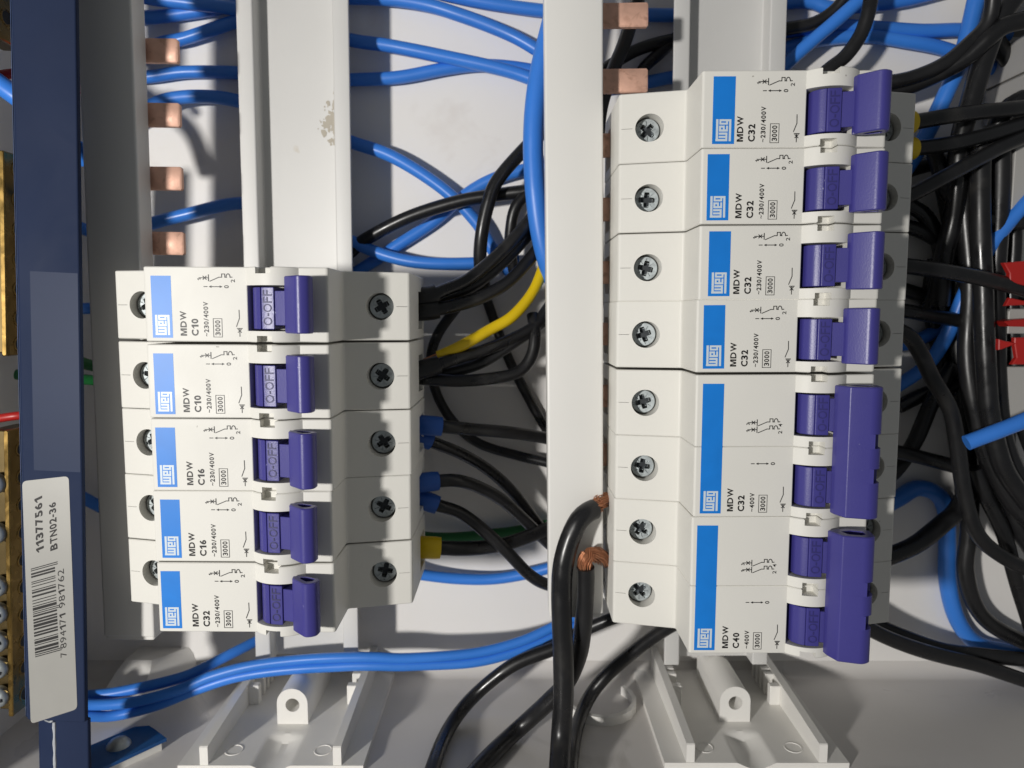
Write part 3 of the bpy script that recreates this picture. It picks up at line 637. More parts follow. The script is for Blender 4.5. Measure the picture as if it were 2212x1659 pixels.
# ------------------------------------------------------------------ wires and cables (millimetres)
WIRES = [
('blue_wire','blue',2.15,[(-132.0,99.3,-7.0),(-123.3,98.5,-8.0),(-109.8,100.4,-9.0),(-93.4,102.7,-9.0),(-75.5,105.2,-9.0),(-55.3,105.0,-8.5),(-32.1,103.1,-8.0),(-16.7,98.7,-7.5),(-1.4,92.6,-7.0),(8.6,87.0,-6.0),(20.1,79.3,-5.0)],'uppermost long blue wire sloping down to the white busbar across the middle bay','blue wires behind the left rail',{}),
('blue_wire','blue',2.15,[(-131.4,106.7,-4.0),(-121.2,103.5,-4.5),(-107.8,102.1,-5.0),(-92.3,100.6,-6.0),(-75.1,97.0,-7.0),(-55.3,91.0,-7.0),(-39.9,88.9,-7.0),(-16.8,84.3,-6.5),(-1.4,80.4,-6.0),(8.7,76.5,-5.5),(20.2,70.4,-5.0)],'blue wire lying above the one it crosses near the middle of the upper bay','blue wires behind the left rail',{}),
('blue_wire','blue',2.1,[(-137.3,79.2,-9.0),(-124.2,79.6,-9.0),(-110.6,81.4,-9.0),(-94.1,81.0,-9.0),(-76.4,78.9,-9.0),(-56.0,78.7,-9.0),(-40.4,79.3,-9.0),(-23.2,82.5,-9.2),(-10.7,83.5,-9.5),(6.4,82.0,-9.5),(20.5,78.5,-9.5)],'blue wire nearly level, between the two upper copper teeth of the left busbar','blue wires behind the left rail',{}),
('blue_wire','blue',2.15,[(-134.3,61.5,-2.0),(-121.5,68.3,-3.6),(-114.5,71.4,-5.1),(-104.4,72.3,-5.6),(-93.2,71.1,-5.8),(-75.6,66.0,-5.3),(-55.6,58.0,-5.0),(-40.2,52.4,-5.0),(-23.2,41.8,-5.4),(-12.4,31.2,-5.9),(-6.9,22.0,-6.9),(0.2,12.6,-8.0)],'blue wire falling diagonally across the middle bay under a black wire','blue wires behind the left rail',{}),
('blue_wire','blue',2.1,[(-150.5,30.0,-9.0),(-137.7,26.4,-7.2),(-123.9,30.6,-6.0),(-111.4,33.8,-6.0),(-93.5,37.4,-6.0),(-73.6,35.5,-6.0),(-54.9,24.9,-5.4),(-40.7,19.3,-4.8),(-28.1,17.1,-4.2),(-12.0,17.2,-4.0),(1.8,18.6,-4.0)],'blue wire arching beside the lowest exposed copper tooth and ending behind the black bundle','blue wires behind the left rail',{}),
('blue_wire','blue',2.1,[(-131.9,82.6,-8.0),(-119.1,89.6,-8.0),(-109.7,91.8,-8.0),(-94.0,97.0,-8.0),(-75.3,102.6,-8.0),(-53.6,107.0,-8.0)],'short blue wire climbing right from the top copper tooth of the left busbar','blue wires behind the left rail',{}),
('blue_wire','blue',2.1,[(-75.7,3.1,-9.5),(-55.2,14.3,-9.5),(-39.8,23.8,-9.5),(-27.7,31.6,-9.4),(-17.3,40.2,-9.1),(-7.7,45.5,-8.4),(4.9,49.0,-7.7),(20.5,52.1,-7.0)],'blue wire rising to the right beneath the diagonal blue wire in the middle bay','blue wires behind the left rail',{}),
('blue_wire','blue',2.1,[(-32.2,108.9,-9.0),(-23.0,106.2,-9.0),(-9.1,103.5,-9.0),(9.5,101.2,-9.0),(23.4,100.0,-9.0)],'blue wire at the very top edge of the middle bay','blue wires behind the left rail',{}),
('blue_cable','blue',3.1,[(14.8,100.0,14.0),(10.6,84.1,17.0),(7.4,68.8,19.0),(6.1,52.4,20.0),(7.0,34.7,20.0),(9.6,19.0,18.0),(15.7,2.8,12.0)],'thick blue cable hugging the left edge of the white busbar','blue feeder cables',{}),
('blue_wire','blue',1.9,[(-147.1,2.9,10.0),(-145.2,2.1,6.0),(-143.8,2.0,0.0),(-134.6,2.4,-5.0)],'blue wire end just visible between the blue bar and the left busbar, mid height','blue wires behind the left rail',{}),
('blue_wire','blue',2.1,[(-154.4,-59.6,0.0),(-151.5,-63.6,-4.0),(-145.1,-69.2,-8.0),(-134.3,-72.8,-9.0)],'blue wire slipping under the left busbar beside the barcode sticker','blue wires behind the left rail',{}),
('green_wire','green',1.9,[(-150.7,-13.8,6.0),(-145.9,-14.7,4.0),(-143.8,-16.8,0.0),(-136.3,-19.3,-6.0)],'green wire glimpsed between the blue bar and the left busbar','green wires',{}),
('green_wire','green',2.0,[(-38.6,-75.7,-2.0),(-29.8,-78.7,-5.2),(-18.8,-79.2,-7.2),(-8.4,-78.2,-8.0),(2.2,-76.9,-8.0),(15.1,-74.2,-8.0)],'dark green wire running behind the yellow ferrule','green wires',{}),
('blue_wire','blue',2.0,[(-43.3,-87.5,0.0),(-33.2,-91.5,-4.0),(-18.8,-94.2,-6.2),(-4.7,-94.0,-6.6),(12.1,-89.7,-5.4),(24.6,-83.5,-3.0)],'blue wire below the yellow ferrule, passing behind the white busbar','blue wires behind the left rail',{}),
('blue_wire','blue',1.75,[(-147.3,-121.7,22.0),(-138.1,-123.1,20.3),(-125.6,-122.6,18.0),(-109.2,-119.7,14.5),(-97.6,-115.3,9.3),(-90.6,-113.5,2.5),(-84.4,-112.4,-5.0)],'dark blue wire climbing from the blue bar to the foot of the left rail','blue wires along the bottom',{}),
('blue_wire','blue',1.72,[(-141.9,-119.4,30.0),(-134.9,-123.3,25.4),(-123.6,-124.4,21.8),(-109.5,-121.9,19.1),(-99.1,-118.5,16.8),(-86.2,-115.4,15.3),(-72.9,-114.0,14.4),(-55.0,-113.4,13.8),(-45.5,-113.5,13.3),(-34.5,-114.3,12.1),(-13.8,-113.9,9.9),(1.8,-110.8,7.6),(12.9,-107.1,5.3),(24.2,-102.8,3.0)],'upper of the paired blue wires sweeping across in front of the left rail foot','blue wires along the bottom',{}),
('blue_wire','blue',1.72,[(-142.3,-124.7,30.0),(-134.8,-127.0,25.4),(-128.4,-128.8,21.8),(-116.3,-126.9,19.1),(-103.9,-122.9,16.8),(-90.9,-119.3,15.3),(-73.0,-116.9,14.4),(-55.0,-116.2,13.8),(-45.6,-116.4,13.3),(-34.5,-117.2,12.1),(-13.9,-116.9,9.9),(2.6,-113.7,7.6),(13.7,-110.0,5.3),(25.0,-105.8,3.0)],'lower of the paired blue wires sweeping across in front of the left rail foot','blue wires along the bottom',{}),
('black_wire','black',2.2,[(-65.3,14.2,-8.0),(-56.6,20.7,-7.1),(-50.0,25.6,-4.9),(-35.6,32.2,-2.3),(-19.1,36.8,-0.6),(-8.4,38.7,0.6),(4.4,40.2,2.3),(18.2,41.0,4.0)],'black wire arching over two blue wires, highest at the white busbar','black wires in the middle bay',{}),
('black_wire','black',2.2,[(12.1,60.6,4.0),(3.9,52.9,6.0),(-5.0,42.7,7.0),(-8.0,35.2,7.0),(-10.1,25.8,6.0),(-10.8,16.3,3.0),(-9.1,6.1,0.0)],'black wire bending down steeply from the thick blue cable','black wires in the middle bay',{}),
('black_wire','black',1.9,[(13.8,45.0,2.0),(4.7,39.2,3.0),(0.8,34.6,3.0),(-0.7,28.2,2.0),(-1.0,21.3,0.0),(0.5,12.3,-3.0)],'short curved black wire nearest the thick blue cable','black wires in the middle bay',{}),
('black_wire','black',2.0,[(-29.1,4.8,28.0),(-23.7,5.6,28.0),(-20.7,6.9,27.0),(-13.7,10.1,24.0),(-6.6,16.3,21.0),(0.7,23.8,18.0),(6.2,30.3,16.0),(13.1,38.5,14.0)],'upper black wire of the bundle leaving the topmost left breaker','black wires in the middle bay',{'fer': 'black', 'fl': 4}),
('black_wire','black',2.0,[(-29.8,3.8,23.0),(-24.3,4.1,23.0),(-20.2,5.5,22.0),(-12.9,8.6,20.0),(-5.0,14.7,17.0),(2.2,22.1,14.0),(8.2,28.9,12.0),(14.8,34.9,10.0)],'middle black wire of the bundle leaving the topmost left breaker','black wires in the middle bay',{}),
('black_wire','black',2.0,[(-29.1,1.0,28.0),(-23.8,1.3,28.0),(-17.1,2.6,26.0),(-9.0,5.5,22.0),(-1.2,10.4,18.0),(5.2,17.1,15.0),(9.6,23.0,13.0),(15.6,30.6,10.0)],'lower black wire of the bundle leaving the topmost left breaker','black wires in the middle bay',{'fer': 'black', 'fl': 4}),
('yellow_wire','yellow',1.75,[(-22.4,-12.6,26.0),(-18.6,-11.0,26.0),(-14.1,-8.7,25.0),(-7.2,-4.6,22.0),(-0.5,-0.5,20.0),(5.5,6.2,17.0),(8.7,12.4,15.0),(11.1,19.4,13.0)],'bright yellow wire with a bare stranded copper end','yellow wires',{'strand': (0, 4.5)}),
('black_wire','black',1.9,[(-29.1,-16.7,30.0),(-23.9,-15.4,29.0),(-18.5,-13.6,27.0),(-10.2,-11.4,22.0),(-1.1,-7.9,17.0),(6.9,-3.6,14.0),(10.5,1.1,12.0),(15.7,8.7,10.0)],'black wire under the yellow one, leaving the second left breaker','black wires in the middle bay',{'fer': 'black', 'fl': 4}),
('black_wire','black',1.9,[(-29.7,-19.3,26.0),(-24.9,-19.6,26.0),(-16.0,-20.2,24.0),(-5.4,-19.4,20.0),(1.9,-17.6,17.0),(5.7,-12.6,16.0),(6.8,-6.2,15.0),(6.1,-0.1,12.0)],'black wire that loops back upward below the yellow wire','black wires in the middle bay',{'strand': (0, 5)}),
('black_wire','black',1.9,[(-29.7,-18.8,22.0),(-24.0,-18.2,22.0),(-17.7,-17.1,21.0),(-9.1,-14.5,18.0),(1.9,-8.0,15.0),(10.2,-1.6,12.0),(16.5,4.3,10.0)],'black wire between the looping one and the yellow one','black wires in the middle bay',{}),
('black_wire','black',1.75,[(-12.6,17.4,-9.5),(-9.5,5.5,-9.7),(-2.1,-14.4,-9.8),(5.6,-29.6,-9.8),(12.2,-41.2,-9.8),(20.0,-54.4,-9.8)],'straight black wire slanting down the back wall behind the others','black wires in the middle bay',{}),
('black_wire','black',1.75,[(-10.5,10.5,4.0),(-17.8,3.5,-2.2),(-26.1,-7.3,-5.7),(-28.7,-17.0,-7.3),(-26.7,-28.1,-8.0),(-20.7,-38.3,-8.0),(-11.7,-45.7,-8.0),(2.2,-49.8,-7.1),(12.4,-51.8,-5.6),(21.2,-54.7,-4.0)],'long black wire curving round the middle bay behind the second breaker','black wires in the middle bay',{}),
('black_wire','black',2.0,[(-29.6,-33.1,28.0),(-21.4,-33.6,28.0),(-13.3,-35.2,22.0),(-1.1,-37.5,15.0),(11.2,-40.8,8.0),(22.0,-44.2,4.0)],'black wire leaving the upper of the two blue ferrules at the third left breaker','black wires in the middle bay',{'fer': 'bluef', 'fl': 5}),
('black_wire','black',1.9,[(-30.2,-36.6,24.0),(-25.4,-38.9,23.0),(-16.7,-44.0,17.0),(-7.7,-51.1,11.0),(0.8,-60.2,6.0),(7.5,-69.7,3.0),(13.0,-77.5,0.0),(19.7,-84.0,-2.0)],'black wire leaving the lower blue ferrule at the third left breaker','black wires in the middle bay',{'fer': 'bluef', 'fl': 2.5}),
('black_wire','black',2.0,[(-29.7,-50.6,29.0),(-24.5,-50.2,28.0),(-17.3,-50.7,25.0),(-10.3,-54.5,19.0),(-3.0,-60.6,13.0),(4.7,-69.2,8.0),(11.9,-77.5,4.0),(19.5,-84.9,0.0)],'black wire leaving the upper blue ferrule at the fourth left breaker','black wires in the middle bay',{'fer': 'bluef', 'fl': 2.8}),
('black_wire','black',2.0,[(-30.3,-55.7,25.0),(-23.5,-58.5,25.0),(-16.5,-62.0,22.0),(-9.2,-68.3,20.0),(-1.7,-76.1,18.0),(5.4,-84.8,14.0),(12.1,-90.6,8.0),(21.0,-93.8,2.0)],'black wire leaving the lower blue ferrule at the fourth left breaker','black wires in the middle bay',{'fer': 'bluef', 'fl': 4.2}),
('black_wire','black',2.3,[(-30.3,-71.3,27.0),(-22.3,-71.5,27.0),(-13.5,-73.2,22.0),(-4.3,-74.1,16.0),(4.7,-73.4,10.0),(12.7,-71.8,5.0),(20.8,-69.5,2.0)],'black wire leaving the yellow ferrule at the lowest left breaker','black wires in the middle bay',{'fer': 'yellow', 'fl': 5}),
('black_cable','black',2.95,[(23.0,-55.3,41.0),(21.2,-55.8,42.4),(18.7,-57.8,43.4),(16.0,-63.1,44.1),(14.1,-70.1,44.8),(13.5,-78.0,45.0),(13.7,-87.7,45.0),(14.2,-96.1,45.0),(14.5,-108.2,45.6),(13.9,-120.4,46.3),(12.5,-129.0,56.0)],'thick black cable hanging in front of the white busbar, its copper end higher','heavy cables along the bottom',{'strand': (0, 9)}),
('black_cable','black',2.6,[(20.6,-71.1,44.0),(20.8,-75.6,43.2),(20.7,-82.6,41.9),(20.3,-91.5,40.0),(19.4,-100.1,37.6),(16.3,-110.1,34.4),(11.0,-117.8,32.0),(1.6,-128.6,29.7),(-7.5,-129.4,43.6),(-13.8,-129.4,55.5)],'thick black cable with a frayed copper end, bending away left at the bottom','heavy cables along the bottom',{}),
('black_cable','black',2.2,[(21.6,-106.4,14.0),(12.4,-110.1,14.8),(-0.9,-115.5,15.7),(-13.5,-125.5,17.0),(-20.2,-129.8,27.2),(-23.0,-129.8,46.8),(-23.0,-130.0,58.5)],'black cable leaving the frame furthest left along the bottom edge','heavy cables along the bottom',{}),
('black_cable','black',2.2,[(57.7,-101.3,10.0),(48.9,-106.3,10.7),(39.7,-112.9,11.9),(30.5,-120.2,13.4),(24.7,-126.6,15.6),(20.3,-129.9,25.6),(17.2,-129.9,42.6),(15.2,-129.9,58.5)],'black cable curving from under the lowest right breaker to the bottom edge','heavy cables along the bottom',{}),
('black_cable','black',2.0,[(35.0,-97.9,16.0),(27.7,-101.9,14.0),(20.3,-106.4,12.0),(11.1,-111.9,10.0)],'short black cable glimpsed below the end of the white busbar','heavy cables along the bottom',{}),
('black_wire','black',2.2,[(41.4,105.7,-2.0),(38.2,94.9,0.0),(35.1,85.6,2.0),(31.9,77.8,4.0),(28.1,65.8,6.0),(26.6,51.0,8.0)],'black wire dropping steeply behind the copper teeth left of the right rail','cables of the right-hand loom',{}),
('black_wire','black',2.0,[(24.3,74.8,0.0),(32.1,81.6,-3.0),(41.6,87.7,-6.0),(53.5,91.4,-8.0),(70.0,94.0,-9.0)],'black wire running from the white busbar up to the right rail','cables of the right-hand loom',{}),
('black_wire','black',2.0,[(57.3,95.1,-8.0),(49.7,87.7,-8.0),(42.5,80.4,-6.0),(38.2,70.3,-2.0),(34.8,56.7,2.0)],'black wire curving down beside the top right breaker','cables of the right-hand loom',{}),
('blue_wire','blue',2.1,[(26.5,99.3,-9.5),(35.8,99.9,-9.5),(45.1,99.9,-9.5),(56.0,99.9,-9.5),(69.9,100.4,-9.5)],'dim blue wire behind the topmost copper tooth of the white busbar','cables of the right-hand loom',{}),
('blue_wire','blue',2.1,[(28.4,75.5,-9.5),(36.2,76.8,-9.5),(45.5,78.3,-9.5),(56.4,80.4,-9.5),(70.5,82.2,-9.5)],'dim blue wire behind the second copper tooth of the white busbar','cables of the right-hand loom',{}),
('blue_wire','blue',2.2,[(81.3,73.0,-4.0),(89.7,81.6,-3.2),(96.9,88.4,-1.8),(104.5,94.9,-0.2),(111.3,100.8,1.4),(115.9,104.8,3.0)],'blue wire slanting up from the right rail to the top edge','cables of the right-hand loom',{}),
('blue_wire','blue',2.2,[(82.1,102.1,-9.0),(97.7,104.0,-9.0),(105.3,101.7,-8.4),(115.4,102.1,-8.0),(130.7,103.9,-8.0),(142.9,106.8,-8.0)],'blue wire dipping slightly at the top edge right of the right rail','cables of the right-hand loom',{}),
('blue_wire','blue',2.2,[(82.4,93.3,-9.0),(94.7,94.6,-9.0),(108.2,95.5,-8.3),(120.8,95.2,-8.0),(136.3,94.0,-8.0),(150.8,94.2,-8.0),(165.4,92.8,-8.0)],'upper of two near-level blue wires right of the right rail','cables of the right-hand loom',{}),
('blue_wire','blue',2.2,[(84.2,86.6,-9.0),(94.9,89.8,-9.0),(105.8,92.0,-8.6),(118.5,92.6,-8.0),(131.4,90.6,-8.0),(144.4,88.0,-8.0),(158.5,83.3,-8.3),(172.1,78.3,-9.0)],'lower of two near-level blue wires right of the right rail','cables of the right-hand loom',{}),
('black_wire','black',2.1,[(81.4,92.6,-6.0),(90.0,93.6,-5.2),(98.8,95.2,-4.4),(104.2,98.4,-3.2),(107.3,102.1,-1.6),(109.9,106.2,0.0)],'black wire curling up to the top edge just right of the right rail','cables of the right-hand loom',{}),
('black_wire','black',2.2,[(92.6,70.0,6.0),(98.6,76.5,6.8),(104.0,80.7,7.6),(108.1,86.9,8.4),(109.9,93.7,9.0),(110.7,100.8,9.0)],'black wire rising from behind the top right breaker to the top edge','cables of the right-hand loom',{}),
('black_cable','black',2.2,[(111.1,73.2,4.0),(119.3,73.2,5.7),(126.2,74.4,7.3),(133.8,77.6,9.0),(140.4,83.3,10.7),(145.0,89.2,12.3),(144.8,98.6,14.0)],'black cable curving from the top right breaker up to the top edge','cables of the right-hand loom',{}),
('black_cable','black',2.6,[(116.7,69.8,2.0),(124.9,72.1,3.7),(133.9,75.4,6.7),(140.3,78.9,10.0),(144.8,83.5,12.7),(149.0,86.9,14.3),(155.8,88.4,16.0)],'black cable curving from the top right breaker to the right edge','cables of the right-hand loom',{}),
('blue_cable','blue',2.6,[(147.6,103.4,3.0),(146.8,98.9,3.0),(145.8,91.8,2.3),(144.1,81.9,1.4),(140.4,71.0,0.1),(137.6,62.1,-1.9),(134.6,53.7,-4.3),(129.8,45.0,-6.0)],'blue cable with a bright highlight dropping steeply at the top right','cables of the right-hand loom',{}),
('black_cable','black',3.1,[(155.2,99.0,10.0),(150.1,90.8,10.0),(147.2,81.5,9.2),(144.5,69.3,8.4),(141.9,55.5,7.0),(142.7,41.4,5.2),(143.3,29.9,3.5),(142.3,18.1,1.8),(142.8,3.0,0.0)],'thick black cable running down through the right-hand loom from the top edge','cables of the right-hand loom',{}),
('black_cable','black',2.8,[(155.7,107.0,-2.0),(155.5,92.7,-2.0),(162.5,82.9,-3.0),(168.8,79.0,-4.5),(177.5,75.1,-6.0)],'black cable behind the thick one near the top right corner','cables of the right-hand loom',{}),
('black_cable','black',3.0,[(167.4,70.0,6.0),(162.0,68.3,6.0),(157.0,64.7,4.7),(155.6,57.9,3.0),(156.3,42.1,1.3),(158.6,24.4,-0.3),(162.5,6.1,-2.0)],'black cable arching into the loom below the grey clip','cables of the right-hand loom',{}),
('black_wire','black',2.3,[(107.5,55.6,24.0),(116.5,56.4,23.0),(131.4,59.1,20.0),(147.8,61.8,16.0),(163.3,64.6,12.0)],'upper black wire from the yellow ferrule of the top right breaker','cables of the right-hand loom',{'fer': 'yellow', 'fl': 6.6}),
('black_wire','black',2.3,[(108.9,48.4,22.0),(118.0,49.3,21.0),(133.1,51.7,18.0),(146.5,55.2,15.0),(165.1,60.9,10.0)],'lower black wire from the yellow ferrule of the top right breaker','cables of the right-hand loom',{'fer': 'yellow', 'fl': 6.6}),
('black_wire','black',2.3,[(108.4,31.0,22.0),(118.8,35.2,21.0),(128.6,40.2,19.0),(138.7,45.7,17.0),(149.8,51.4,14.0),(165.3,57.6,10.0)],'black wire rising from the second right breaker to the right edge','cables of the right-hand loom',{}),
('black_wire','black',2.4,[(108.2,15.1,24.0),(118.2,14.2,24.0),(133.0,12.4,22.0),(146.8,10.4,19.0),(165.4,6.5,15.0)],'black wire with sparkling highlights leaving the third right breaker','cables of the right-hand loom',{}),
('black_wire','black',2.3,[(114.5,2.8,10.0),(126.9,1.1,9.0),(136.6,-0.6,6.0),(148.3,-2.3,3.0),(163.5,-5.5,0.0)],'black wire between the third and fourth right breakers','cables of the right-hand loom',{}),
('black_wire','black',2.4,[(108.7,-1.5,22.0),(120.1,-6.0,21.1),(124.9,-10.8,20.2),(130.6,-19.9,18.7),(137.8,-30.3,16.9),(142.2,-42.8,15.1),(145.8,-55.7,13.7),(151.6,-70.9,12.8),(161.2,-79.6,12.0),(174.4,-86.0,12.0)],'long black cable sweeping down from the fourth right breaker to the right edge','cables of the right-hand loom',{}),
('black_wire','black',2.6,[(150.5,-17.4,-3.0),(143.7,-29.9,-3.0),(138.7,-43.6,-3.0),(132.9,-52.6,-2.0),(124.3,-60.3,0.0)],'black wire crossing under the long sweeping cable to the upper double breaker','cables of the right-hand loom',{}),
('black_wire','black',2.4,[(118.9,-44.3,6.0),(129.7,-45.9,5.0),(146.2,-50.3,2.0),(162.1,-55.3,-1.0),(184.6,-62.6,-4.0)],'black wire from the upper double breaker running level into the loom','cables of the right-hand loom',{}),
('blue_wire','blue',2.3,[(168.1,40.2,8.0),(162.9,34.7,8.0),(156.4,25.5,7.0),(152.6,18.4,6.0),(151.0,14.2,5.0),(148.7,6.0,3.0),(145.3,-7.6,0.0),(141.6,-17.5,-4.0),(132.6,-25.8,-7.0)],'blue wire cutting diagonally through the black loom','cables of the right-hand loom',{}),
('blue_wire','blue',2.35,[(139.2,-39.3,24.0),(145.8,-36.1,25.0),(154.7,-31.8,26.0),(162.5,-28.0,26.0)],'bright blue wire with a cut end in front of the black loom','cables of the right-hand loom',{}),
('blue_wire','blue',2.2,[(124.7,-9.0,-9.0),(134.5,-10.6,-9.0),(142.4,-8.2,-9.0),(151.8,-3.3,-9.0),(162.9,-1.7,-9.0)],'dim blue wire low behind the fourth right breaker','cables of the right-hand loom',{}),
('blue_cable','blue',2.9,[(126.2,-70.1,-6.0),(136.1,-64.9,-7.0),(143.0,-61.3,-8.0),(149.9,-63.0,-8.0),(153.8,-69.0,-8.0),(155.2,-80.9,-8.0),(156.3,-95.4,-8.0),(160.7,-109.8,-8.0),(168.2,-118.5,-8.0),(180.2,-122.0,-8.0),(192.0,-122.7,-8.0)],'blue cable forming a wide loop beside the lower double breaker','cables of the right-hand loom',{}),
('black_cable','black',3.0,[(115.2,-80.6,14.0),(125.2,-78.8,12.0),(135.0,-75.8,9.0),(145.6,-69.5,5.0),(151.1,-66.9,2.0),(160.4,-57.5,-2.0)],'black cable leaving the lower double breaker upward into the loom','cables of the right-hand loom',{}),
('black_cable','black',2.8,[(158.2,-60.8,-2.0),(158.7,-76.6,-2.0),(158.9,-88.6,-2.7),(162.8,-100.8,-3.5),(169.6,-109.2,-4.0),(182.3,-116.4,-4.0),(192.2,-120.3,-4.0)],'black cable curving beside the blue loop to the lower right edge','cables of the right-hand loom',{}),
('black_cable','black',2.5,[(110.9,-99.6,12.0),(121.0,-105.6,11.2),(132.2,-110.6,9.7),(146.6,-115.9,8.0),(161.0,-120.0,6.7),(175.9,-125.1,5.8),(187.6,-129.2,5.0)],'lowest black cable sweeping from under the lower double breaker to the right edge','cables of the right-hand loom',{}),
('black_cable','black',2.5,[(120.1,-104.9,0.0),(137.4,-112.2,1.6),(150.3,-116.4,2.0),(163.9,-118.2,2.0),(178.2,-119.7,2.0),(189.3,-121.1,2.0)],'black cable lying just above the lowest sweeping one','cables of the right-hand loom',{}),
('black_cable','black',3.0,[(144.2,51.9,4.0),(147.0,29.9,4.0),(149.6,8.9,4.4),(149.7,-12.3,5.1),(152.7,-30.6,5.9),(158.4,-47.7,6.0),(167.9,-63.5,6.0),(179.6,-74.6,6.0)],'black cable on the left flank of the dense vertical loom','cables of the right-hand loom',{}),
('black_cable','black',3.0,[(146.8,53.3,10.0),(147.3,33.3,10.8),(149.4,8.7,11.0),(151.8,-14.9,11.0),(155.0,-33.0,10.7),(161.0,-50.0,9.8),(170.4,-62.7,9.0)],'black cable with bright glints in the middle of the dense loom','cables of the right-hand loom',{}),
('black_cable','black',3.0,[(155.4,52.8,6.0),(156.5,32.5,6.0),(157.1,5.9,6.0),(159.0,-18.3,6.0),(162.3,-38.4,6.0),(168.1,-52.4,6.0),(177.1,-61.9,6.0)],'black cable on the right flank of the dense vertical loom','cables of the right-hand loom',{}),
('black_cable','black',3.0,[(146.1,43.6,-7.0),(150.4,25.1,-7.0),(152.4,3.1,-7.0),(155.1,-19.3,-7.0),(158.8,-45.4,-7.0),(162.5,-65.4,-7.0)],'black cable deepest at the back of the dense loom','cables of the right-hand loom',{}),
('black_cable','black',3.0,[(167.8,-21.7,2.0),(166.2,-39.0,2.0),(168.4,-56.5,2.0),(173.0,-72.7,2.0),(183.6,-87.4,2.0)],'black cable emerging from the loom under the cut blue wire','cables of the right-hand loom',{}),
('black_cable','black',2.5,[(155.3,-51.3,4.0),(159.5,-60.8,4.0),(167.0,-73.9,3.4),(172.0,-87.2,2.6),(177.8,-102.5,1.6),(184.0,-116.7,0.0)],'black cable with a long pale highlight falling to the lower right','cables of the right-hand loom',{}),
('black_cable','black',2.5,[(129.0,31.1,-6.0),(138.1,28.0,-5.2),(148.6,21.7,-3.8),(158.7,13.8,-1.8),(170.4,6.0,0.4),(177.0,1.4,2.0)],'black wire slanting down behind the second and third right breakers','cables of the right-hand loom',{}),
('black_cable','black',2.5,[(131.8,9.5,-9.0),(141.9,6.3,-8.2),(151.5,4.6,-6.8),(161.7,3.0,-5.2),(173.9,-1.7,-3.6),(180.3,-3.2,-2.0)],'black wire low behind the third right breaker','cables of the right-hand loom',{}),
('black_cable','black',2.5,[(129.8,47.1,-9.0),(138.6,50.0,-8.2),(147.1,51.2,-6.8),(155.6,48.6,-5.2),(164.2,43.0,-3.6),(172.9,35.2,-2.0)],'black wire arching behind the top of the loom','cables of the right-hand loom',{}),
('black_cable','black',2.5,[(135.6,-32.6,-9.0),(144.7,-27.6,-8.2),(153.3,-24.2,-6.8),(162.6,-19.1,-4.4),(173.2,-17.3,-1.2),(178.4,-17.1,2.0)],'black wire passing under the red clamp levers','cables of the right-hand loom',{}),
('black_cable','black',2.5,[(145.9,19.0,-9.5),(145.2,4.7,-9.5),(149.4,-13.0,-9.5),(155.5,-32.7,-9.5),(159.2,-52.6,-9.5),(161.1,-69.4,-9.5)],'black cable lying on the back wall left of the loom','cables of the right-hand loom',{}),
('black_cable','black',2.5,[(162.7,45.3,0.0),(165.8,27.4,0.0),(166.4,6.0,0.0),(168.6,-12.5,0.0),(172.5,-34.6,0.0),(179.2,-50.6,0.0)],'black cable nearest the red clamp levers','cables of the right-hand loom',{}),
('black_cable','black',2.5,[(154.0,39.9,-3.0),(155.5,18.5,-3.0),(157.5,-3.2,-3.0),(159.3,-25.4,-3.0),(162.4,-44.7,-3.0),(168.0,-61.0,-3.0),(178.3,-74.2,-3.0)],'black cable sunk between two others inside the dense loom','cables of the right-hand loom',{}),
('black_cable','black',2.5,[(132.3,37.0,-4.0),(138.8,32.4,-4.0),(144.4,21.7,-4.5),(144.0,9.3,-5.2),(140.3,-1.7,-6.0)],'short bowed black wire beside the third right breaker','cables of the right-hand loom',{}),
('black_cable','black',2.5,[(137.1,52.3,2.0),(141.8,38.9,3.0),(150.1,31.2,5.0),(164.0,29.5,7.0),(170.4,28.6,8.0)],'black wire looping round the front of the loom at the second right breaker','cables of the right-hand loom',{}),
]
def frays(mb, path, r, n, seed, twist=2.2):
    g = random.Random(seed); L = len(path)
    for k in range(n):
        rad = r * math.sqrt((k + .5) / n) * .92; ph = k * 2.39996; q = []
        for i, p in enumerate(path):
            t = i / (L - 1); T = (path[min(i + 1, L - 1)] - path[max(i - 1, 0)]).normalized(); u = T.orthogonal().normalized(); v = T.cross(u)
            an = ph + twist * t; q.append(p + (u * math.cos(an) + v * math.sin(an)) * rad * (1 + .22 * math.sin(3 * t + ph) * math.sin(math.pi * t)))
        tube(mb, q, .15, 6)
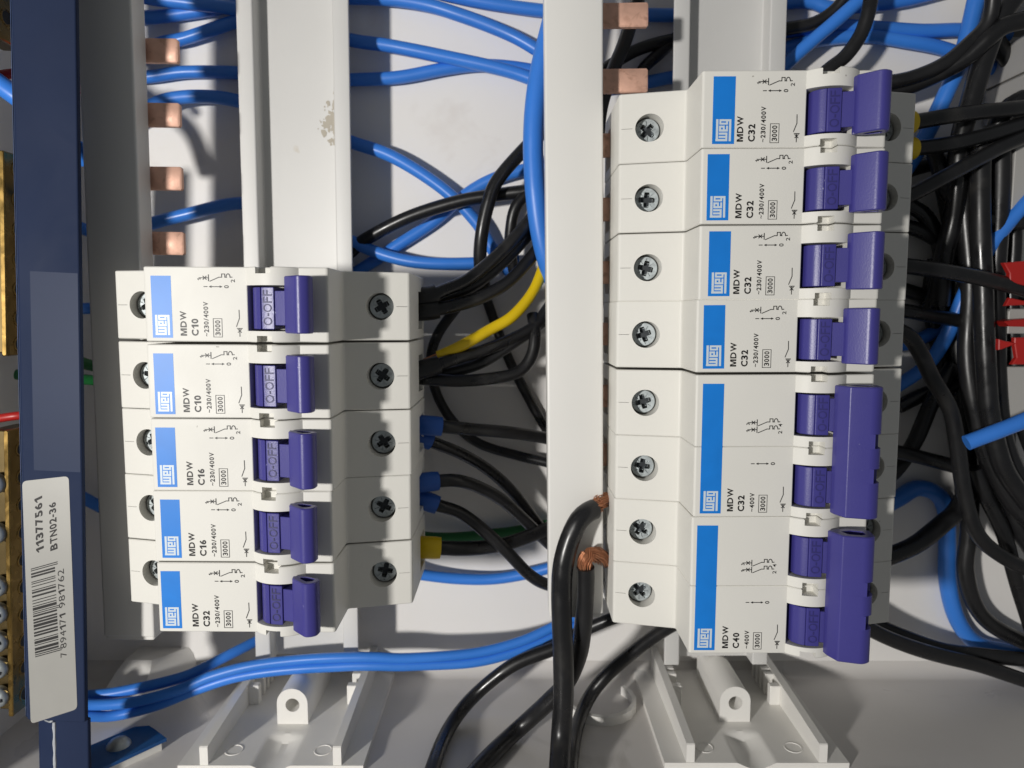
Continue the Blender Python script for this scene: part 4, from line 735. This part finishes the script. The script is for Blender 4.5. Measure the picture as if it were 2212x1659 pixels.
for idx, (nm, m, r, pts, lb, gp, k) in enumerate(WIRES):
    base = Vector(pts[0]); th = thing(nm, lb, 'cable' if 'cable' in nm else 'wire', pts[0], 0, gp)
    path = [p - base for p in spline(pts, 1.6)]
    g = random.Random(idx); f1, f2, p1, p2 = g.uniform(.10, .2), g.uniform(.3, .5), g.uniform(0, 6), g.uniform(0, 6)   # slight unevenness of hand-bent wire
    path = [p + Vector((math.sin(i * f1 + p1), math.sin(i * f1 * 1.3 + p2), math.sin(i * f2 + p1) * .4)) * .16 for i, p in enumerate(path)]
    mb = MB(); n = 16 if r > 1.6 else 14
    tube(mb, path, (lambda t, r=r, s=idx: r * (1 + .012 * math.sin(t * 19 + s))), n); link('insulation', mb.mesh('insulation', m, 60), th)
    if 'fer' in k:
        d = 0; j = 0
        while d < k['fl'] + 3 and j < len(path) - 1: d += (path[j + 1] - path[j]).length; j += 1
        mb = MB(); tube(mb, path[:j + 1], (lambda t, r=r: r * (1.5 if t < .96 else 1.42)), 20); link('ferrule', mb.mesh('ferrule', k['fer'], 60), th)
    if 'strand' in k:
        L = k['strand'][1]; d0 = (path[0] - path[2]).normalized(); mb = MB()
        if nm == 'black_cable': sp = spline([path[2], path[0] + Vector((1.2, 1.2, -.5)), path[0] + Vector((4.5, 1.6, -4.5)), path[0] + Vector((8.5, 1.0, -9.5))], .8)
        else: sp = [path[2] + (path[0] - path[2] + d0 * L) * i / 7 for i in range(8)]
        frays(mb, sp, r * .78, 46 if r > 2 else 14, idx, 1.0); link('copper_strands', mb.mesh('strands', 'strand', 60), th)['kind'] = 'stuff'
    if lb.startswith('thick black cable with a frayed'):
        mb = MB(); sp = spline([path[1], path[0] + Vector((-.3, 1.6, 0)), path[0] + Vector((1.0, 3.6, -.5)), path[0] + Vector((4.2, 2.2, -3.5)), path[0] + Vector((7.4, -1.2, -8)), path[0] + Vector((10.5, -2.0, -12))], .8)
        frays(mb, sp, 2.3, 52, idx, 2.8); link('copper_strands', mb.mesh('strands', 'strand', 60), th)['kind'] = 'stuff'
